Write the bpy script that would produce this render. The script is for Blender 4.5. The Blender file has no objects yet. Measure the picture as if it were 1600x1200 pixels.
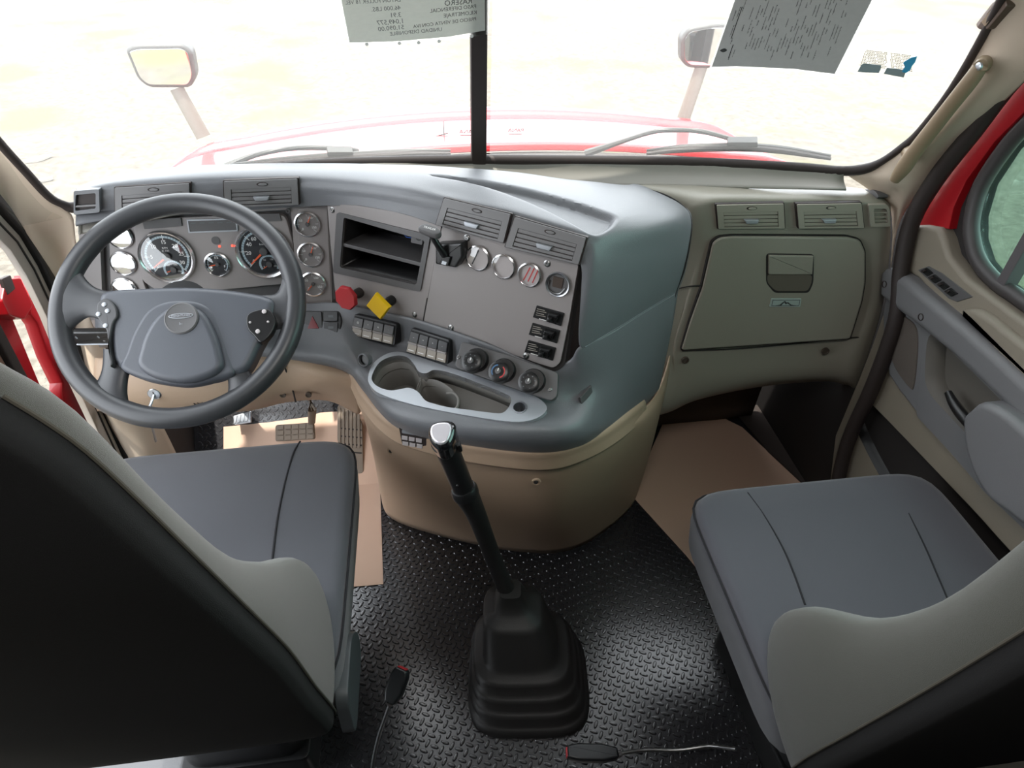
import bpy, bmesh, math, random
import numpy as np
from mathutils import Vector, Matrix
from mathutils.geometry import tessellate_polygon
random.seed(7)
S = bpy.context.scene
R = math.radians

# ------------------------------------------------------------------ camera
CAM = Vector((-0.12, 0.0, 1.62))
PITCH, YAW, FPX = R(40), R(7), 1000.0
FW = Vector((math.sin(YAW)*math.cos(PITCH), math.cos(YAW)*math.cos(PITCH), -math.sin(PITCH)))
RT = Vector((math.cos(YAW), -math.sin(YAW), 0)); UP = RT.cross(FW)
cd = bpy.data.cameras.new('camera'); cam = bpy.data.objects.new('camera', cd)
S.collection.objects.link(cam); S.camera = cam
cd.sensor_width = 36; cd.lens = 36*FPX/1600; cd.clip_start = 0.02; cd.clip_end = 400
M = Matrix((RT, UP, -FW)).transposed().to_4x4(); M.translation = CAM
cam.matrix_world = M

# ------------------------------------------------------------------ light
S.view_settings.view_transform = 'Standard'; S.view_settings.look = 'None'
S.view_settings.gamma = 1; S.view_settings.use_curve_mapping = False
S.view_settings.exposure = 0.98
w = bpy.data.worlds.new('sky'); S.world = w; w.use_nodes = True
bg = w.node_tree.nodes['Background']; bg.inputs[0].default_value = (0.90, 0.95, 1.0, 1); bg.inputs[1].default_value = 3.0
sd = bpy.data.lights.new('sun', 'SUN'); sun = bpy.data.objects.new('sun', sd); S.collection.objects.link(sun)
sd.energy = 4.0; sd.angle = R(0.6); sd.color = (1.0, 0.95, 0.86)
sun.rotation_euler = Vector((-0.13, -0.14, 1.0)).to_track_quat('Z', 'Y').to_euler()
S.cycles.max_bounces = 10; S.cycles.diffuse_bounces = 6; S.cycles.transparent_max_bounces = 16
S.cycles.caustics_reflective = False; S.cycles.caustics_refractive = False
S.cycles.sample_clamp_indirect = 6; S.cycles.use_denoising = True

ld = bpy.data.lights.new('added_fill_lamp', 'AREA'); ld.shape = 'RECTANGLE'; ld.size = .5; ld.size_y = .3; ld.energy = 4; ld.color = (1, .97, .93)  # unseen fill lamp, added to brighten the cab interior
lo = bpy.data.objects.new('added_fill_lamp', ld); S.collection.objects.link(lo); lo.location = (0, .10, 1.935)
# ------------------------------------------------------------------ materials
def lin(c):
    return tuple(((x/255)/12.92 if x/255 <= .04045 else ((x/255+.055)/1.055)**2.4) for x in c)
MATS = {}
def mat(name, rgb, rough=.5, metal=0, bump=0, scale=300, var=0, vscale=6, spec=.5, coat=0, coat_r=.05, sheen=0, emit=None):
    m = bpy.data.materials.new(name); m.use_nodes = True; nt = m.node_tree; b = nt.nodes['Principled BSDF']
    c = lin(rgb); b.inputs['Base Color'].default_value = (*c, 1); b.inputs['Roughness'].default_value = rough
    b.inputs['Metallic'].default_value = metal; b.inputs['Specular IOR Level'].default_value = spec
    b.inputs['Coat Weight'].default_value = coat; b.inputs['Coat Roughness'].default_value = coat_r
    b.inputs['Sheen Weight'].default_value = sheen
    tc = nt.nodes.new('ShaderNodeTexCoord')
    if bump:
        n = nt.nodes.new('ShaderNodeTexNoise'); n.inputs['Scale'].default_value = scale; n.inputs['Detail'].default_value = 3
        nt.links.new(tc.outputs['Object'], n.inputs['Vector'])
        bp = nt.nodes.new('ShaderNodeBump'); bp.inputs['Strength'].default_value = bump; bp.inputs['Distance'].default_value = .002
        nt.links.new(n.outputs['Fac'], bp.inputs['Height']); nt.links.new(bp.outputs[0], b.inputs['Normal'])
    n = nt.nodes.new('ShaderNodeTexNoise'); n.inputs['Scale'].default_value = vscale; n.inputs['Detail'].default_value = 4
    nt.links.new(tc.outputs['Object'], n.inputs['Vector'])
    mx = nt.nodes.new('ShaderNodeMix'); mx.data_type = 'RGBA'
    v = var or .04
    mx.inputs[6].default_value = (*[x*(1-v) for x in c], 1); mx.inputs[7].default_value = (*[min(1, x*(1+v)) for x in c], 1)
    nt.links.new(n.outputs['Fac'], mx.inputs[0]); nt.links.new(mx.outputs[2], b.inputs['Base Color'])
    if emit:
        b.inputs['Emission Color'].default_value = (*lin(emit[0]), 1); b.inputs['Emission Strength'].default_value = emit[1]
    MATS[name] = m
    return m
def glass(name, tint=(1, 1, 1), veil=0.0, refl=1.0, base=0.0):
    m = bpy.data.materials.new(name); m.use_nodes = True; nt = m.node_tree; nt.nodes.clear()
    o = nt.nodes.new('ShaderNodeOutputMaterial'); t = nt.nodes.new('ShaderNodeBsdfTransparent'); g = nt.nodes.new('ShaderNodeBsdfGlossy')
    t.inputs[0].default_value = (*tint, 1); g.inputs['Roughness'].default_value = .02
    f = nt.nodes.new('ShaderNodeFresnel'); f.inputs[0].default_value = 1.45
    ml = nt.nodes.new('ShaderNodeMath'); ml.operation = 'MULTIPLY_ADD'; ml.inputs[1].default_value = refl; ml.inputs[2].default_value = base
    nt.links.new(f.outputs[0], ml.inputs[0])
    mx = nt.nodes.new('ShaderNodeMixShader'); nt.links.new(ml.outputs[0], mx.inputs[0])
    nt.links.new(t.outputs[0], mx.inputs[1]); nt.links.new(g.outputs[0], mx.inputs[2]); last = mx
    if veil:
        d = nt.nodes.new('ShaderNodeBsdfTranslucent'); d.inputs[0].default_value = (1, .97, .92, 1)
        m2 = nt.nodes.new('ShaderNodeMixShader'); m2.inputs[0].default_value = veil
        nt.links.new(mx.outputs[0], m2.inputs[1]); nt.links.new(d.outputs[0], m2.inputs[2]); last = m2
    nt.links.new(last.outputs[0], o.inputs[0]); MATS[name] = m
    return m
grey = mat('dash_grey', (106, 108, 112), .37, bump=.25, scale=700)
greyp = mat('panel_grey', (136, 131, 130), .45, bump=.06, scale=900)
greyd = mat('panel_dark', (84, 83, 84), .5, bump=.05, scale=900)
beige = mat('dash_beige', (131, 123, 110), .55, bump=.2, scale=700)
cons = mat('console_beige', (170, 146, 124), .55, bump=.15, scale=600, var=.07)
pillar = mat('pillar_beige', (196, 180, 162), .6, bump=.1, scale=500)
black = mat('black_plastic', (24, 24, 25), .35)
rubber = mat('black_rubber', (30, 29, 29), .5, bump=.1, scale=400)
seal = mat('seal_rubber', (46, 38, 36), .6)
gap = mat('shadow_gap', (34, 30, 29), .8)
fabric = mat('seat_fabric', (74, 75, 81), .95, bump=.35, scale=1500, sheen=.25)
fabric2 = mat('seat_bolster_fabric', (44, 45, 36), .95, bump=.35, scale=1500, sheen=.3)  # olive tint puts the greenish window light into the grey fabric
fabric3 = mat('seat_black_fabric', (10, 10, 11), .95, bump=.3, scale=1200)
seam = mat('seam_thread', (26, 26, 30), .9)
carpet = mat('carpet', (52, 45, 42), .95, bump=.6, scale=900)
kraft = mat('kraft_paper', (196, 166, 146), .8, bump=.05, scale=80, var=.06, vscale=3)
chrome = mat('chrome', (238, 238, 240), .26, 1)
satin = mat('satin_metal', (176, 180, 186), .3, .9)
silverp = mat('silver_plastic', (168, 172, 178), .38, .35)
steel = mat('steel', (150, 150, 150), .35, 1)
red = mat('red_paint', (165, 14, 26), .4, coat=.6, coat_r=.08)
redk = mat('red_knob', (178, 45, 52), .45)
yelk = mat('yellow_knob', (235, 190, 20), .45)
dial = mat('dial_face', (40, 42, 46), .4)
dialw = mat('dial_ring', (176, 196, 206), .5)
pale = mat('dial_pale', (185, 178, 178), .3)
orange = mat('needle_orange', (240, 95, 40), .5)
white = mat('white_print', (222, 222, 220), .6)
ink = mat('ink_grey', (92, 96, 98), .7)
inkd = mat('ink_dark', (60, 60, 60), .7)
wheelm = mat('wheel_rubber', (56, 57, 60), .38, bump=.05, scale=900)
padm = mat('wheel_pad', (74, 77, 84), .42, bump=.12, scale=900)
lamp_r = mat('warning_red', (230, 40, 30), .5, emit=((255, 60, 40), 2.5))
mirror = mat('mirror_glass', (235, 235, 235), .03, 1)
housing = mat('mirror_housing', (70, 70, 68), .5)
bluet = mat('blue_mark', (70, 110, 150), .5)
redt = mat('red_mark', (190, 60, 60), .5)
ws_glass = glass('windshield_glass', (.97, .98, .97), veil=.065, refl=.6)  # a little translucent white mixed into the clear glass
side_glass = glass('green_glass', (.60, .78, .72), veil=0, refl=.5)
lens = glass('gauge_lens', (.98, .98, .98), 0, 1.0, .07)
lens2 = glass('gauge_lens_glare', (.9, .9, .9), 0, 1.0, .42)  # reflection share raised to give the left gauges their white glare
sleeve = glass('clear_sleeve', (.93, .94, .94), veil=.25, refl=.5)
def paper_mat(name, rgb, tr):
    m = bpy.data.materials.new(name); m.use_nodes = True; nt = m.node_tree; nt.nodes.clear()
    o = nt.nodes.new('ShaderNodeOutputMaterial'); a = nt.nodes.new('ShaderNodeBsdfDiffuse'); t = nt.nodes.new('ShaderNodeBsdfTranslucent')
    n = nt.nodes.new('ShaderNodeTexNoise'); n.inputs['Scale'].default_value = 25
    r = nt.nodes.new('ShaderNodeMix'); r.data_type = 'RGBA'; c = lin(rgb)
    r.inputs[6].default_value = (*[x*.95 for x in c], 1); r.inputs[7].default_value = (*[x*1.05 for x in c], 1)
    nt.links.new(n.outputs['Fac'], r.inputs[0])
    for q in (a, t): nt.links.new(r.outputs[2], q.inputs[0])
    mx = nt.nodes.new('ShaderNodeMixShader'); mx.inputs[0].default_value = tr
    nt.links.new(a.outputs[0], mx.inputs[1]); nt.links.new(t.outputs[0], mx.inputs[2]); nt.links.new(mx.outputs[0], o.inputs[0])
    return m
paper1 = paper_mat('backlit_paper', (218, 219, 214), .36)
paper2 = paper_mat('backlit_document', (196, 195, 194), .25)

# ground outside: pale gravel with faint green patches
def ground_mat():
    m = bpy.data.materials.new('gravel'); m.use_nodes = True; nt = m.node_tree; b = nt.nodes['Principled BSDF']; b.inputs['Roughness'].default_value = .95
    tc = nt.nodes.new('ShaderNodeTexCoord')
    def noise(s, d=4):
        n = nt.nodes.new('ShaderNodeTexNoise'); n.inputs['Scale'].default_value = s; n.inputs['Detail'].default_value = d
        nt.links.new(tc.outputs['Object'], n.inputs['Vector']); return n
    def ramp(n, p0, p1, c0, c1):
        r = nt.nodes.new('ShaderNodeValToRGB'); r.color_ramp.elements[0].position = p0; r.color_ramp.elements[1].position = p1
        r.color_ramp.elements[0].color = (*c0, 1); r.color_ramp.elements[1].color = (*c1, 1)
        nt.links.new(n.outputs['Fac'], r.inputs[0]); return r
    base = ramp(noise(14, 8), .3, .7, (.074, .064, .049), (.138, .122, .098))
    grass = ramp(noise(.55, 3), .56, .66, (0, 0, 0), (1, 1, 1))
    mx = nt.nodes.new('ShaderNodeMix'); mx.data_type = 'RGBA'
    nt.links.new(grass.outputs[0], mx.inputs[0]); nt.links.new(base.outputs[0], mx.inputs[6]); mx.inputs[7].default_value = (.108, .108, .045, 1)
    peb = ramp(noise(60, 2), .30, .36, (.45, .45, .45), (1, 1, 1))
    m2 = nt.nodes.new('ShaderNodeMix'); m2.data_type = 'RGBA'; m2.blend_type = 'MULTIPLY'; m2.inputs[0].default_value = 1
    nt.links.new(mx.outputs[2], m2.inputs[6]); nt.links.new(peb.outputs[0], m2.inputs[7]); nt.links.new(m2.outputs[2], b.inputs['Base Color'])
    return m
gravel = ground_mat()

# ------------------------------------------------------------------ measuring: photo pixel + a real plane -> point in the cab
def ray(px, py): return FW + RT*((px-800)/FPX) + UP*((600-py)/FPX)
def P(px, py, ax, v):
    if ax == 'S': return ws(px, py)
    d = ray(px, py); i = 'XYZ'.index(ax)
    return CAM + d*((v-CAM[i])/d[i])
def winY(X, z): return 1.526 - .25*X*X - .40*(z-1.05)
def ws(px, py, off=0.0):
    d = ray(px, py); t = 1.4
    for _ in range(30):
        p = CAM + d*t; t += (winY(p.x, p.z)+off-p.y)/(d.y+.4*d.z+.5*p.x*d.x)
    return CAM + d*t
def C(s):
    if isinstance(s, Vector): return s
    if s[0] == 'W': return Vector(s[1:])
    return P(*s)
class PL:
    def __init__(s, o, a, b):
        s.o = C(o); s.u = (C(a)-s.o).normalized(); bb = s.o-C(b); s.v = (bb-s.u*bb.dot(s.u)).normalized(); s.n = s.u.cross(s.v)
    def hit(s, px, py):
        d = ray(px, py); return CAM + d*((s.o-CAM).dot(s.n)/d.dot(s.n))
    def uv(s, px, py):
        q = s.hit(px, py)-s.o; return (q.dot(s.u), q.dot(s.v))
    def w(s, a, b, h=0): return s.o + s.u*a + s.v*b + s.n*h
def PLw(o, u, v):
    p = PL.__new__(PL); p.o = Vector(o); p.u = Vector(u).normalized(); v = Vector(v); p.v = (v-p.u*v.dot(p.u)).normalized(); p.n = p.u.cross(p.v); return p

# ------------------------------------------------------------------ mesh building
def rp(pts, r=4, k=4):
    out = []; n = len(pts)
    for i in range(n):
        a, b, c = [Vector(pts[j % n]).to_2d() for j in (i-1, i, i+1)]
        e1 = (a-b); e2 = (c-b); rr = min(r, e1.length*.45, e2.length*.45)
        p0 = b+e1.normalized()*rr; p1 = b+e2.normalized()*rr
        for j in range(k+1):
            t = j/k; out.append(tuple(p0*(1-t)**2 + b*2*t*(1-t) + p1*t*t))
    return out
def area2(p): return sum(p[i][0]*p[(i+1) % len(p)][1]-p[(i+1) % len(p)][0]*p[i][1] for i in range(len(p)))/2
def inset(p, b):
    n = len(p); out = []
    for i in range(n):
        a, q, c = Vector(p[i-1]), Vector(p[i]), Vector(p[(i+1) % n])
        d1 = (q-a); d2 = (c-q)
        if d1.length < 1e-9 or d2.length < 1e-9: out.append(tuple(q)); continue
        d1.normalize(); d2.normalize()
        n1 = Vector((-d1.y, d1.x)); n2 = Vector((-d2.y, d2.x)); m = n1+n2
        if m.length < 1e-6: m = n1
        m.normalize(); s = b/max(.5, m.dot(n1)); out.append((q.x+m.x*s, q.y+m.y*s))
    return out
def cr(pts, k=6, closed=False):
    P_ = [Vector(p) for p in pts]; n = len(P_); out = []
    for i in range(n if closed else n-1):
        g = (lambda j: P_[j % n]) if closed else (lambda j: P_[j] if 0 <= j < n else (P_[0]*2-P_[1] if j < 0 else P_[-1]*2-P_[-2]))
        a, b, c, d = g(i-1), g(i), g(i+1), g(i+2)
        for j in range(k):
            t = j/k; out.append(.5*((2*b)+(c-a)*t+(2*a-5*b+4*c-d)*t*t+(3*b-a-3*c+d)*t**3))
    if not closed: out.append(P_[-1])
    return out
def crp(pts, k=5): return [(v.x, v.y) for v in cr([Vector((p[0], p[1], 0)) for p in pts], k, True)]
class MB:
    def __init__(s): s.v = []; s.f = []; s.m = []; s.mats = []
    def mi(s, m):
        if m not in s.mats: s.mats.append(m)
        return s.mats.index(m)
    def add(s, vs, fs, m=None):
        o = len(s.v); s.v += [tuple(v) for v in vs]; s.f += [tuple(i+o for i in f) for f in fs]
        s.m += [m]*len(fs)
        return s
    def rings(s, rs, m=None, cap0=True, cap1=True, closed=True):
        n = len(rs[0]); vs = [v for r in rs for v in r]; fs = []
        for i in range(len(rs)-1):
            for j in range(n if closed else n-1):
                k = (j+1) % n; fs.append((i*n+j, i*n+k, (i+1)*n+k, (i+1)*n+j))
        if cap0: fs.append(tuple(range(n))[::-1])
        if cap1: fs.append(tuple((len(rs)-1)*n+j for j in range(n)))
        return s.add(vs, fs, m)
    def slab(s, pl, pts, h0, h1, bev=.0015, m=None, uv=False, steps=2, both=False):
        q = [tuple(p[:2]) for p in pts] if uv else [pl.uv(*p[:2]) for p in pts]
        if area2(q) < 0: q = q[::-1]
        rs = []
        if both:
            for i in range(steps+1):
                a = math.pi/2*i/steps; rs.append([pl.w(*p, h0+bev*(1-math.sin(a))) for p in inset(q, bev*(1-math.cos(math.pi/2-a)) if 0 else bev*math.cos(a))][:] )
            rs = [[pl.w(*p, h0+bev*(1-math.cos(math.pi/2*i/steps))) for p in inset(q, bev*(1-math.sin(math.pi/2*i/steps)))] for i in range(steps+1)]
        else: rs.append([pl.w(*p, h0) for p in q])
        for i in range(steps+1):
            a = math.pi/2*i/steps; rs.append([pl.w(*p, h1-bev+bev*math.sin(a)) for p in inset(q, bev*(1-math.cos(a)))])
        return s.rings(rs, m)
    def plate(s, pl, outer, holes, h0, h1, m=None, uv=False):
        def cv(p): 
            q = [tuple(x[:2]) for x in p] if uv else [pl.uv(*x[:2]) for x in p]
            return q if area2(q) > 0 else q[::-1]
        loops = [cv(outer)]+[cv(h)[::-1] for h in holes]
        tri = tessellate_polygon([[Vector((*p, 0)) for p in l] for l in loops])
        flat = [p for l in loops for p in l]; n = len(flat)
        vs = [pl.w(*p, h1) for p in flat]+[pl.w(*p, h0) for p in flat]; fs = []
        for t in tri:
            a, b, c = [Vector(flat[i]) for i in t]
            if (b-a).cross(c-a) < 0: t = t[::-1]
            fs.append(tuple(t)); fs.append(tuple(i+n for i in t[::-1]))
        o = 0
        for l in loops:
            for i in range(len(l)):
                j = (i+1) % len(l); fs.append((o+j, o+i, o+i+n, o+j+n))
            o += len(l)
        return s.add(vs, fs, m)
    def cup(s, pl, pts, h1, h0, m=None, uv=False, shrink=0, cap=True):   # open cavity: walls facing in, plus a floor
        q = [tuple(x[:2]) for x in pts] if uv else [pl.uv(*x[:2]) for x in pts]
        if area2(q) < 0: q = q[::-1]
        q2 = inset(q, shrink) if shrink else q
        a = [pl.w(*p, h1) for p in q]; b = [pl.w(*p, h0) for p in q2]; n = len(q)
        fs = [(j, (j+1) % n+0, (j+1) % n+n, j+n)[::1] for j in range(n)]
        if cap: fs.append(tuple(range(n, 2*n)))
        return s.add(a+b, fs, m)
    def lathe(s, pl, c, prof, seg=32, m=None, uv=False, cap0=True, cap1=True, ph=0):
        c = c if uv else pl.uv(*c)
        rs = [[pl.w(c[0]+r*math.cos(2*math.pi*j/seg+ph), c[1]+r*math.sin(2*math.pi*j/seg+ph), h) for j in range(seg)] for r, h in prof]
        return s.rings(rs, m, cap0, cap1)
    def tube(s, pts, rad, seg=12, m=None, closed=False, flat=1.0, k=0, ref=(0, 0, 1)):
        pts = [Vector(p) for p in pts]; n0 = len(pts)
        if not isinstance(rad, (list, tuple)): rad = [rad]*n0
        if k:
            q = cr([Vector((r, 0, 0)) for r in rad], k, closed); pts = cr(pts, k, closed); rad = [v.x for v in q]
        n = len(pts); rs = []; ref = Vector(ref)
        for i in range(n):
            a = pts[(i-1) % n] if (closed or i) else pts[0]; b = pts[(i+1) % n] if (closed or i < n-1) else pts[-1]
            t = (b-a).normalized(); x = t.cross(ref)
            if x.length < 1e-4: x = t.cross(Vector((1, 0, 0)))
            x.normalize(); y = x.cross(t)
            rs.append([pts[i]+x*(rad[i]*math.cos(2*math.pi*j/seg))+y*(rad[i]*flat*math.sin(2*math.pi*j/seg)) for j in range(seg)])
        if closed: rs.append(rs[0]); return s.rings(rs, m, False, False)
        return s.rings(rs, m)
    def box(s, c, sz, bev=.003, m=None, rot=None):
        Rm = rot.to_matrix() if rot is not None else Matrix.Identity(3)
        pl = PLw(Vector(c)-Rm @ Vector((0, 0, sz[2]/2)), Rm @ Vector((1, 0, 0)), Rm @ Vector((0, 1, 0)))
        x, y = sz[0]/2, sz[1]/2
        return s.slab(pl, rp([(-x, -y), (x, -y), (x, y), (-x, y)], bev*2, 2), 0, sz[2], bev, m, uv=True, both=True)
    def surf(s, ctrl, ku=8, kv=8, m=None, cut=None, disp=None):
        g = [[C(p) for p in row] for row in ctrl]
        g = [cr(row, ku) for row in g]; g = [list(x) for x in zip(*[cr(list(c), kv) for c in zip(*g)])]
        if disp: g = [[disp(p) for p in row] for row in g]
        nu = len(g[0]); nv = len(g); fs = []
        for i in range(nv-1):
            for j in range(nu-1):
                f = (i*nu+j, i*nu+j+1, (i+1)*nu+j+1, (i+1)*nu+j)
                if cut and cut((g[i][j]+g[i][j+1]+g[i+1][j]+g[i+1][j+1])/4): continue
                fs.append(f)
        return s.add([p for r in g for p in r], fs, m)
    def text(s, pl, c, body, size, h, m=None, flip=False, rot=0, uv=False, align='CENTER', bold=0):
        c = c if uv else pl.uv(*c)
        cu = bpy.data.curves.new('t', 'FONT'); cu.body = body; cu.size = size; cu.align_x = align; cu.align_y = 'CENTER'; cu.offset = bold
        cu.resolution_u = 2
        ob = bpy.data.objects.new('t', cu); me = ob.to_mesh(); r = R(rot); vs = []
        for v in me.vertices:
            x, y = v.co.x*(-1 if flip else 1), v.co.y
            vs.append(pl.w(c[0]+x*math.cos(r)-y*math.sin(r), c[1]+x*math.sin(r)+y*math.cos(r), h))
        s.add(vs, [tuple(p.vertices) for p in me.polygons], m)
        ob.to_mesh_clear(); bpy.data.objects.remove(ob); bpy.data.curves.remove(cu)
        return s
def fin(ob, label=None, cat=None, group=None, kind=None):
    if label: ob['label'] = label
    if cat: ob['category'] = cat
    if group: ob['group'] = group
    if kind: ob['kind'] = kind
    return ob
def mk(name, mb, m, parent=None, solid=0, flipn=False, ang=38, sub=0, **kw):
    me = bpy.data.meshes.new(name); me.from_pydata(mb.v, [], mb.f)
    slots = [m]
    for x in mb.m:
        if x is not None and x not in slots: slots.append(x)
    for x in slots: me.materials.append(x)
    me.polygons.foreach_set('material_index', [slots.index(x) if x is not None else 0 for x in mb.m])
    me.polygons.foreach_set('use_smooth', [True]*len(mb.f)); me.update()
    if not solid:
        bm = bmesh.new(); bm.from_mesh(me); bmesh.ops.recalc_face_normals(bm, faces=bm.faces) if flipn != 'keep' else None; bm.to_mesh(me); bm.free()
    me.set_sharp_from_angle(angle=R(ang))
    ob = bpy.data.objects.new(name, me); S.collection.objects.link(ob)
    if not solid and ang == 38: wn = ob.modifiers.new('normals', 'WEIGHTED_NORMAL'); wn.keep_sharp = True
    if solid:
        md = ob.modifiers.new('thickness', 'SOLIDIFY'); md.thickness = abs(solid); md.offset = -1 if solid > 0 else 1
    if parent is not None:
        ob.parent = parent
        ob.matrix_parent_inverse = Matrix.Translation(-parent.location) if parent.type == 'EMPTY' else Matrix.Identity(4)
    return fin(ob, **kw)
def thing(name, loc, label, cat, group=None, kind=None):
    e = bpy.data.objects.new(name, None); e.location = loc; e.empty_display_size = .05; S.collection.objects.link(e)
    return fin(e, label, cat, group, kind)
def structure(name, mb, m, label=None, **kw): return mk(name, mb, m, label=label, kind='structure', **kw)

# ================================================================== THE CAB SHELL
XL, XR = -1.0, 1.02
mb = MB(); mb.box((0, .05, -.02), (2.1, 3.8, .04), .002)
def lozenge(mb, x, y, a, L=.0112, Wd=.0046, H=.0028):
    ca, sa = math.cos(a), math.sin(a); vs = []; n = 8
    for sc, h in ((1, 0), (.72, H*.85)):
        for j in range(n):
            t = 2*math.pi*j/n; u, v = L*sc*math.cos(t), Wd*sc*math.sin(t)
            vs.append((x+u*ca-v*sa, y+u*sa+v*ca, h+.0002))
    vs.append((x, y, H+.0002)); fs = []
    for j in range(n):
        k = (j+1) % n; fs.append((j, k, n+k, n+j)); fs.append((n+j, n+k, 2*n))
    mb.add(vs, fs)
pt = .026; ca, sa = math.cos(R(14)), math.sin(R(14))
for i in range(-60, 60):
    for j in range(-60, 60):
        for o in (0, .5):
            x, y = (i+o)*pt, 1.0+(j+o)*pt; X, Y = x*ca-(y-1)*sa, 1+x*sa+(y-1)*ca
            if -.60 < X < .80 and .42 < Y < 1.58: lozenge(mb, X, Y, R(14)+(R(45) if o else R(-40)))
plate_m = mat('diamond_rubber', (36, 36, 39), .24, bump=.06, scale=120, spec=1.0)
structure('floor', mb, plate_m, 'black diamond-plate patterned rubber floor mat')
mb = MB(); mb.box((0, -.1, 1.98), (2.1, 2.9, .04), .002); structure('ceiling', mb, mat('headliner', (150, 145, 138), .9))
mb = MB(); mb.box((0, .10, 1.952), (.56, .36, .02), .004); mk('added_fill_panel', mb, mat('fill_panel_white', (235, 232, 225), .5), None, label='flat white panel of the added fill light, out of view on the cab ceiling', cat='ceiling light')  # panel of the added fill lamp, outside the view
mb = MB(); mb.box((0, -1.5, .97), (2.1, .04, 2.0), .002); structure('wall_back', mb, mat('sleeper_wall', (88, 84, 80), .9))
mb = MB(); mb.box((0, 1.93, .36), (2.1, .04, .72), .002); structure('wall_front', mb, carpet)
# left side: behind the open driver doorway, and the strip above it
mb = MB(); mb.box((-1.04, -.60, .97), (.04, 1.76, 2.0), .002); mb.box((-1.04, .80, 1.86), (.04, 1.04, .22), .002)
structure('wall_left', mb, mat('side_wall', (96, 90, 84), .9))
# sloping toe board under the driver dash
TB = PLw((0, 1.46, 0), (1, 0, 0), (0, 1, .95))
mb = MB(); mb.slab(TB, [(-.97, -.01), (-.30, -.01), (-.30, .66), (-.97, .66)], -.02, .001, .001, uv=True)
class TBm:
    pass
t_ = MB()
for i in range(26):
    for j in range(26):
        for o in (0, .5):
            x, y = -.95+(i+o)*pt, (j+o)*pt
            lozenge(t_, x, y, R(45) if o else R(-45), H=.003)
mb.add([TB.w(v[0], v[1], v[2]) for v in t_.v], t_.f)
structure('trim_11', mb, plate_m, 'black diamond-plate patterned rubber on the sloping toe board')
# right side with the door window hole
PR = PLw((1.0, 0, 0), (0, -1, 0), (0, 0, 1))      # h > 0 is into the cab
def rpx(*pts): return [PR.uv(*p) for p in pts]
win_front = rpx((1600, 190), (1560, 235), (1525, 290), (1511, 340), (1511, 375), (1522, 410), (1550, 443), (1600, 478))
win = [(-.80, 1.62), (-.95, 1.50), (-1.04, 1.38)] + win_front + [(-.72, .925), (-.30, .92), (-.22, 1.0), (-.22, 1.56), (-.30, 1.62)]
mb = MB(); mb.plate(PR, [(-1.93, -.02), (1.5, -.02), (1.5, 1.97), (-.92, 1.97), (-1.26, 1.06), (-1.30, 1.035), (-1.50, 1.0), (-1.50, .70), (-1.93, .70)], [win], -.05, -.015, uv=True)
structure('wall_right', mb, gap)
mb = MB(); mb.plate(PR, inset(win, .0) if 0 else win, [], -.036, -.032, uv=True)
structure('window_3', mb, side_glass, 'green tinted passenger door window')
# header over the windshield
mb = MB()
hd = [[('W', x, winY(x, 1.70)+.03, 1.70) for x in (-1.0, -.5, 0, .5, 1.0)], [('W', x, 1.15, 1.97) for x in (-1.0, -.5, 0, .5, 1.0)]]
mb.surf(hd, 4, 4); structure('trim_1', mb, pillar, solid=.02)

# windshield: two panes, rubber seal, centre post
def pane(x0, x1):
    mb = MB(); rows = []
    for z in np.linspace(1.03, 1.72, 5):
        rows.append([('W', x, winY(x, z)+.012, z) for x in np.linspace(x0, x1, 6)])
    mb.surf(rows, 4, 2); return mb
structure('window_1', pane(-.97, -.014), ws_glass, 'left windscreen pane, slightly milky clear glass')
structure('window_2', pane(.014, .97), ws_glass, 'right windscreen pane, slightly milky clear glass')
sealR = [(747, 249), (900, 250), (1050, 252), (1150, 256), (1250, 262), (1312, 267), (1350, 264), (1378, 252), (1408, 231), (1437, 205), (1487, 140), (1542, 45), (1592, -60), (1640, -160)]
sealL = [(747, 249), (600, 252), (480, 258), (300, 280), (180, 310), (119, 324), (98, 319), (75, 306), (40, 268), (0, 224), (-60, 150), (-140, 40)]
mb = MB(); mb.tube([ws(*p, .0) for p in sealR], [.0115]*7+[.008]*7, 10, k=4, ref=(1, -.3, .1)); mb.tube([ws(*p, .0) for p in sealL], [.0115]*6+[.008]*6, 10, k=4, ref=(1, -.3, .1))
structure('trim_2', mb, seal, 'dark rubber seal around the windscreen')
mb = MB(); a, b = ws(748, 249), ws(756, -170)
plm = PLw(a, (1, 0, 0), b-a); Lm = (b-a).length
mb.slab(plm, [(-.018, -.01), (.018, -.01), (.016, Lm), (-.016, Lm)], -.012, .012, .004, uv=True)
structure('trim_3', mb, seal, 'dark centre post between the two windscreen panes')

# cowl trough behind the dash, light grey-beige
mb = MB()
rows = [[ws(x, y) + Vector((0, -.004, -.006)) for x, y in ((122, 326), (160, 321), (480, 257), (747, 249), (900, 249), (1050, 251), (1200, 257), (1318, 266))],
        [ws(x, y, -.022) for x, y in ((122, 345), (160, 340), (480, 275), (747, 268), (900, 270), (1050, 272), (1200, 277), (1318, 285))],
        [ws(x, y, -.06) for x, y in ((122, 365), (160, 360), (480, 300), (747, 292), (900, 292), (1050, 293), (1200, 295), (1322, 298))]]
mb.surf(rows, 5, 4); structure('trim_4', mb, mat('cowl_grey', (150, 147, 140), .6), 'pale grey cowl panel below the windscreen', solid=.004)

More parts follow.
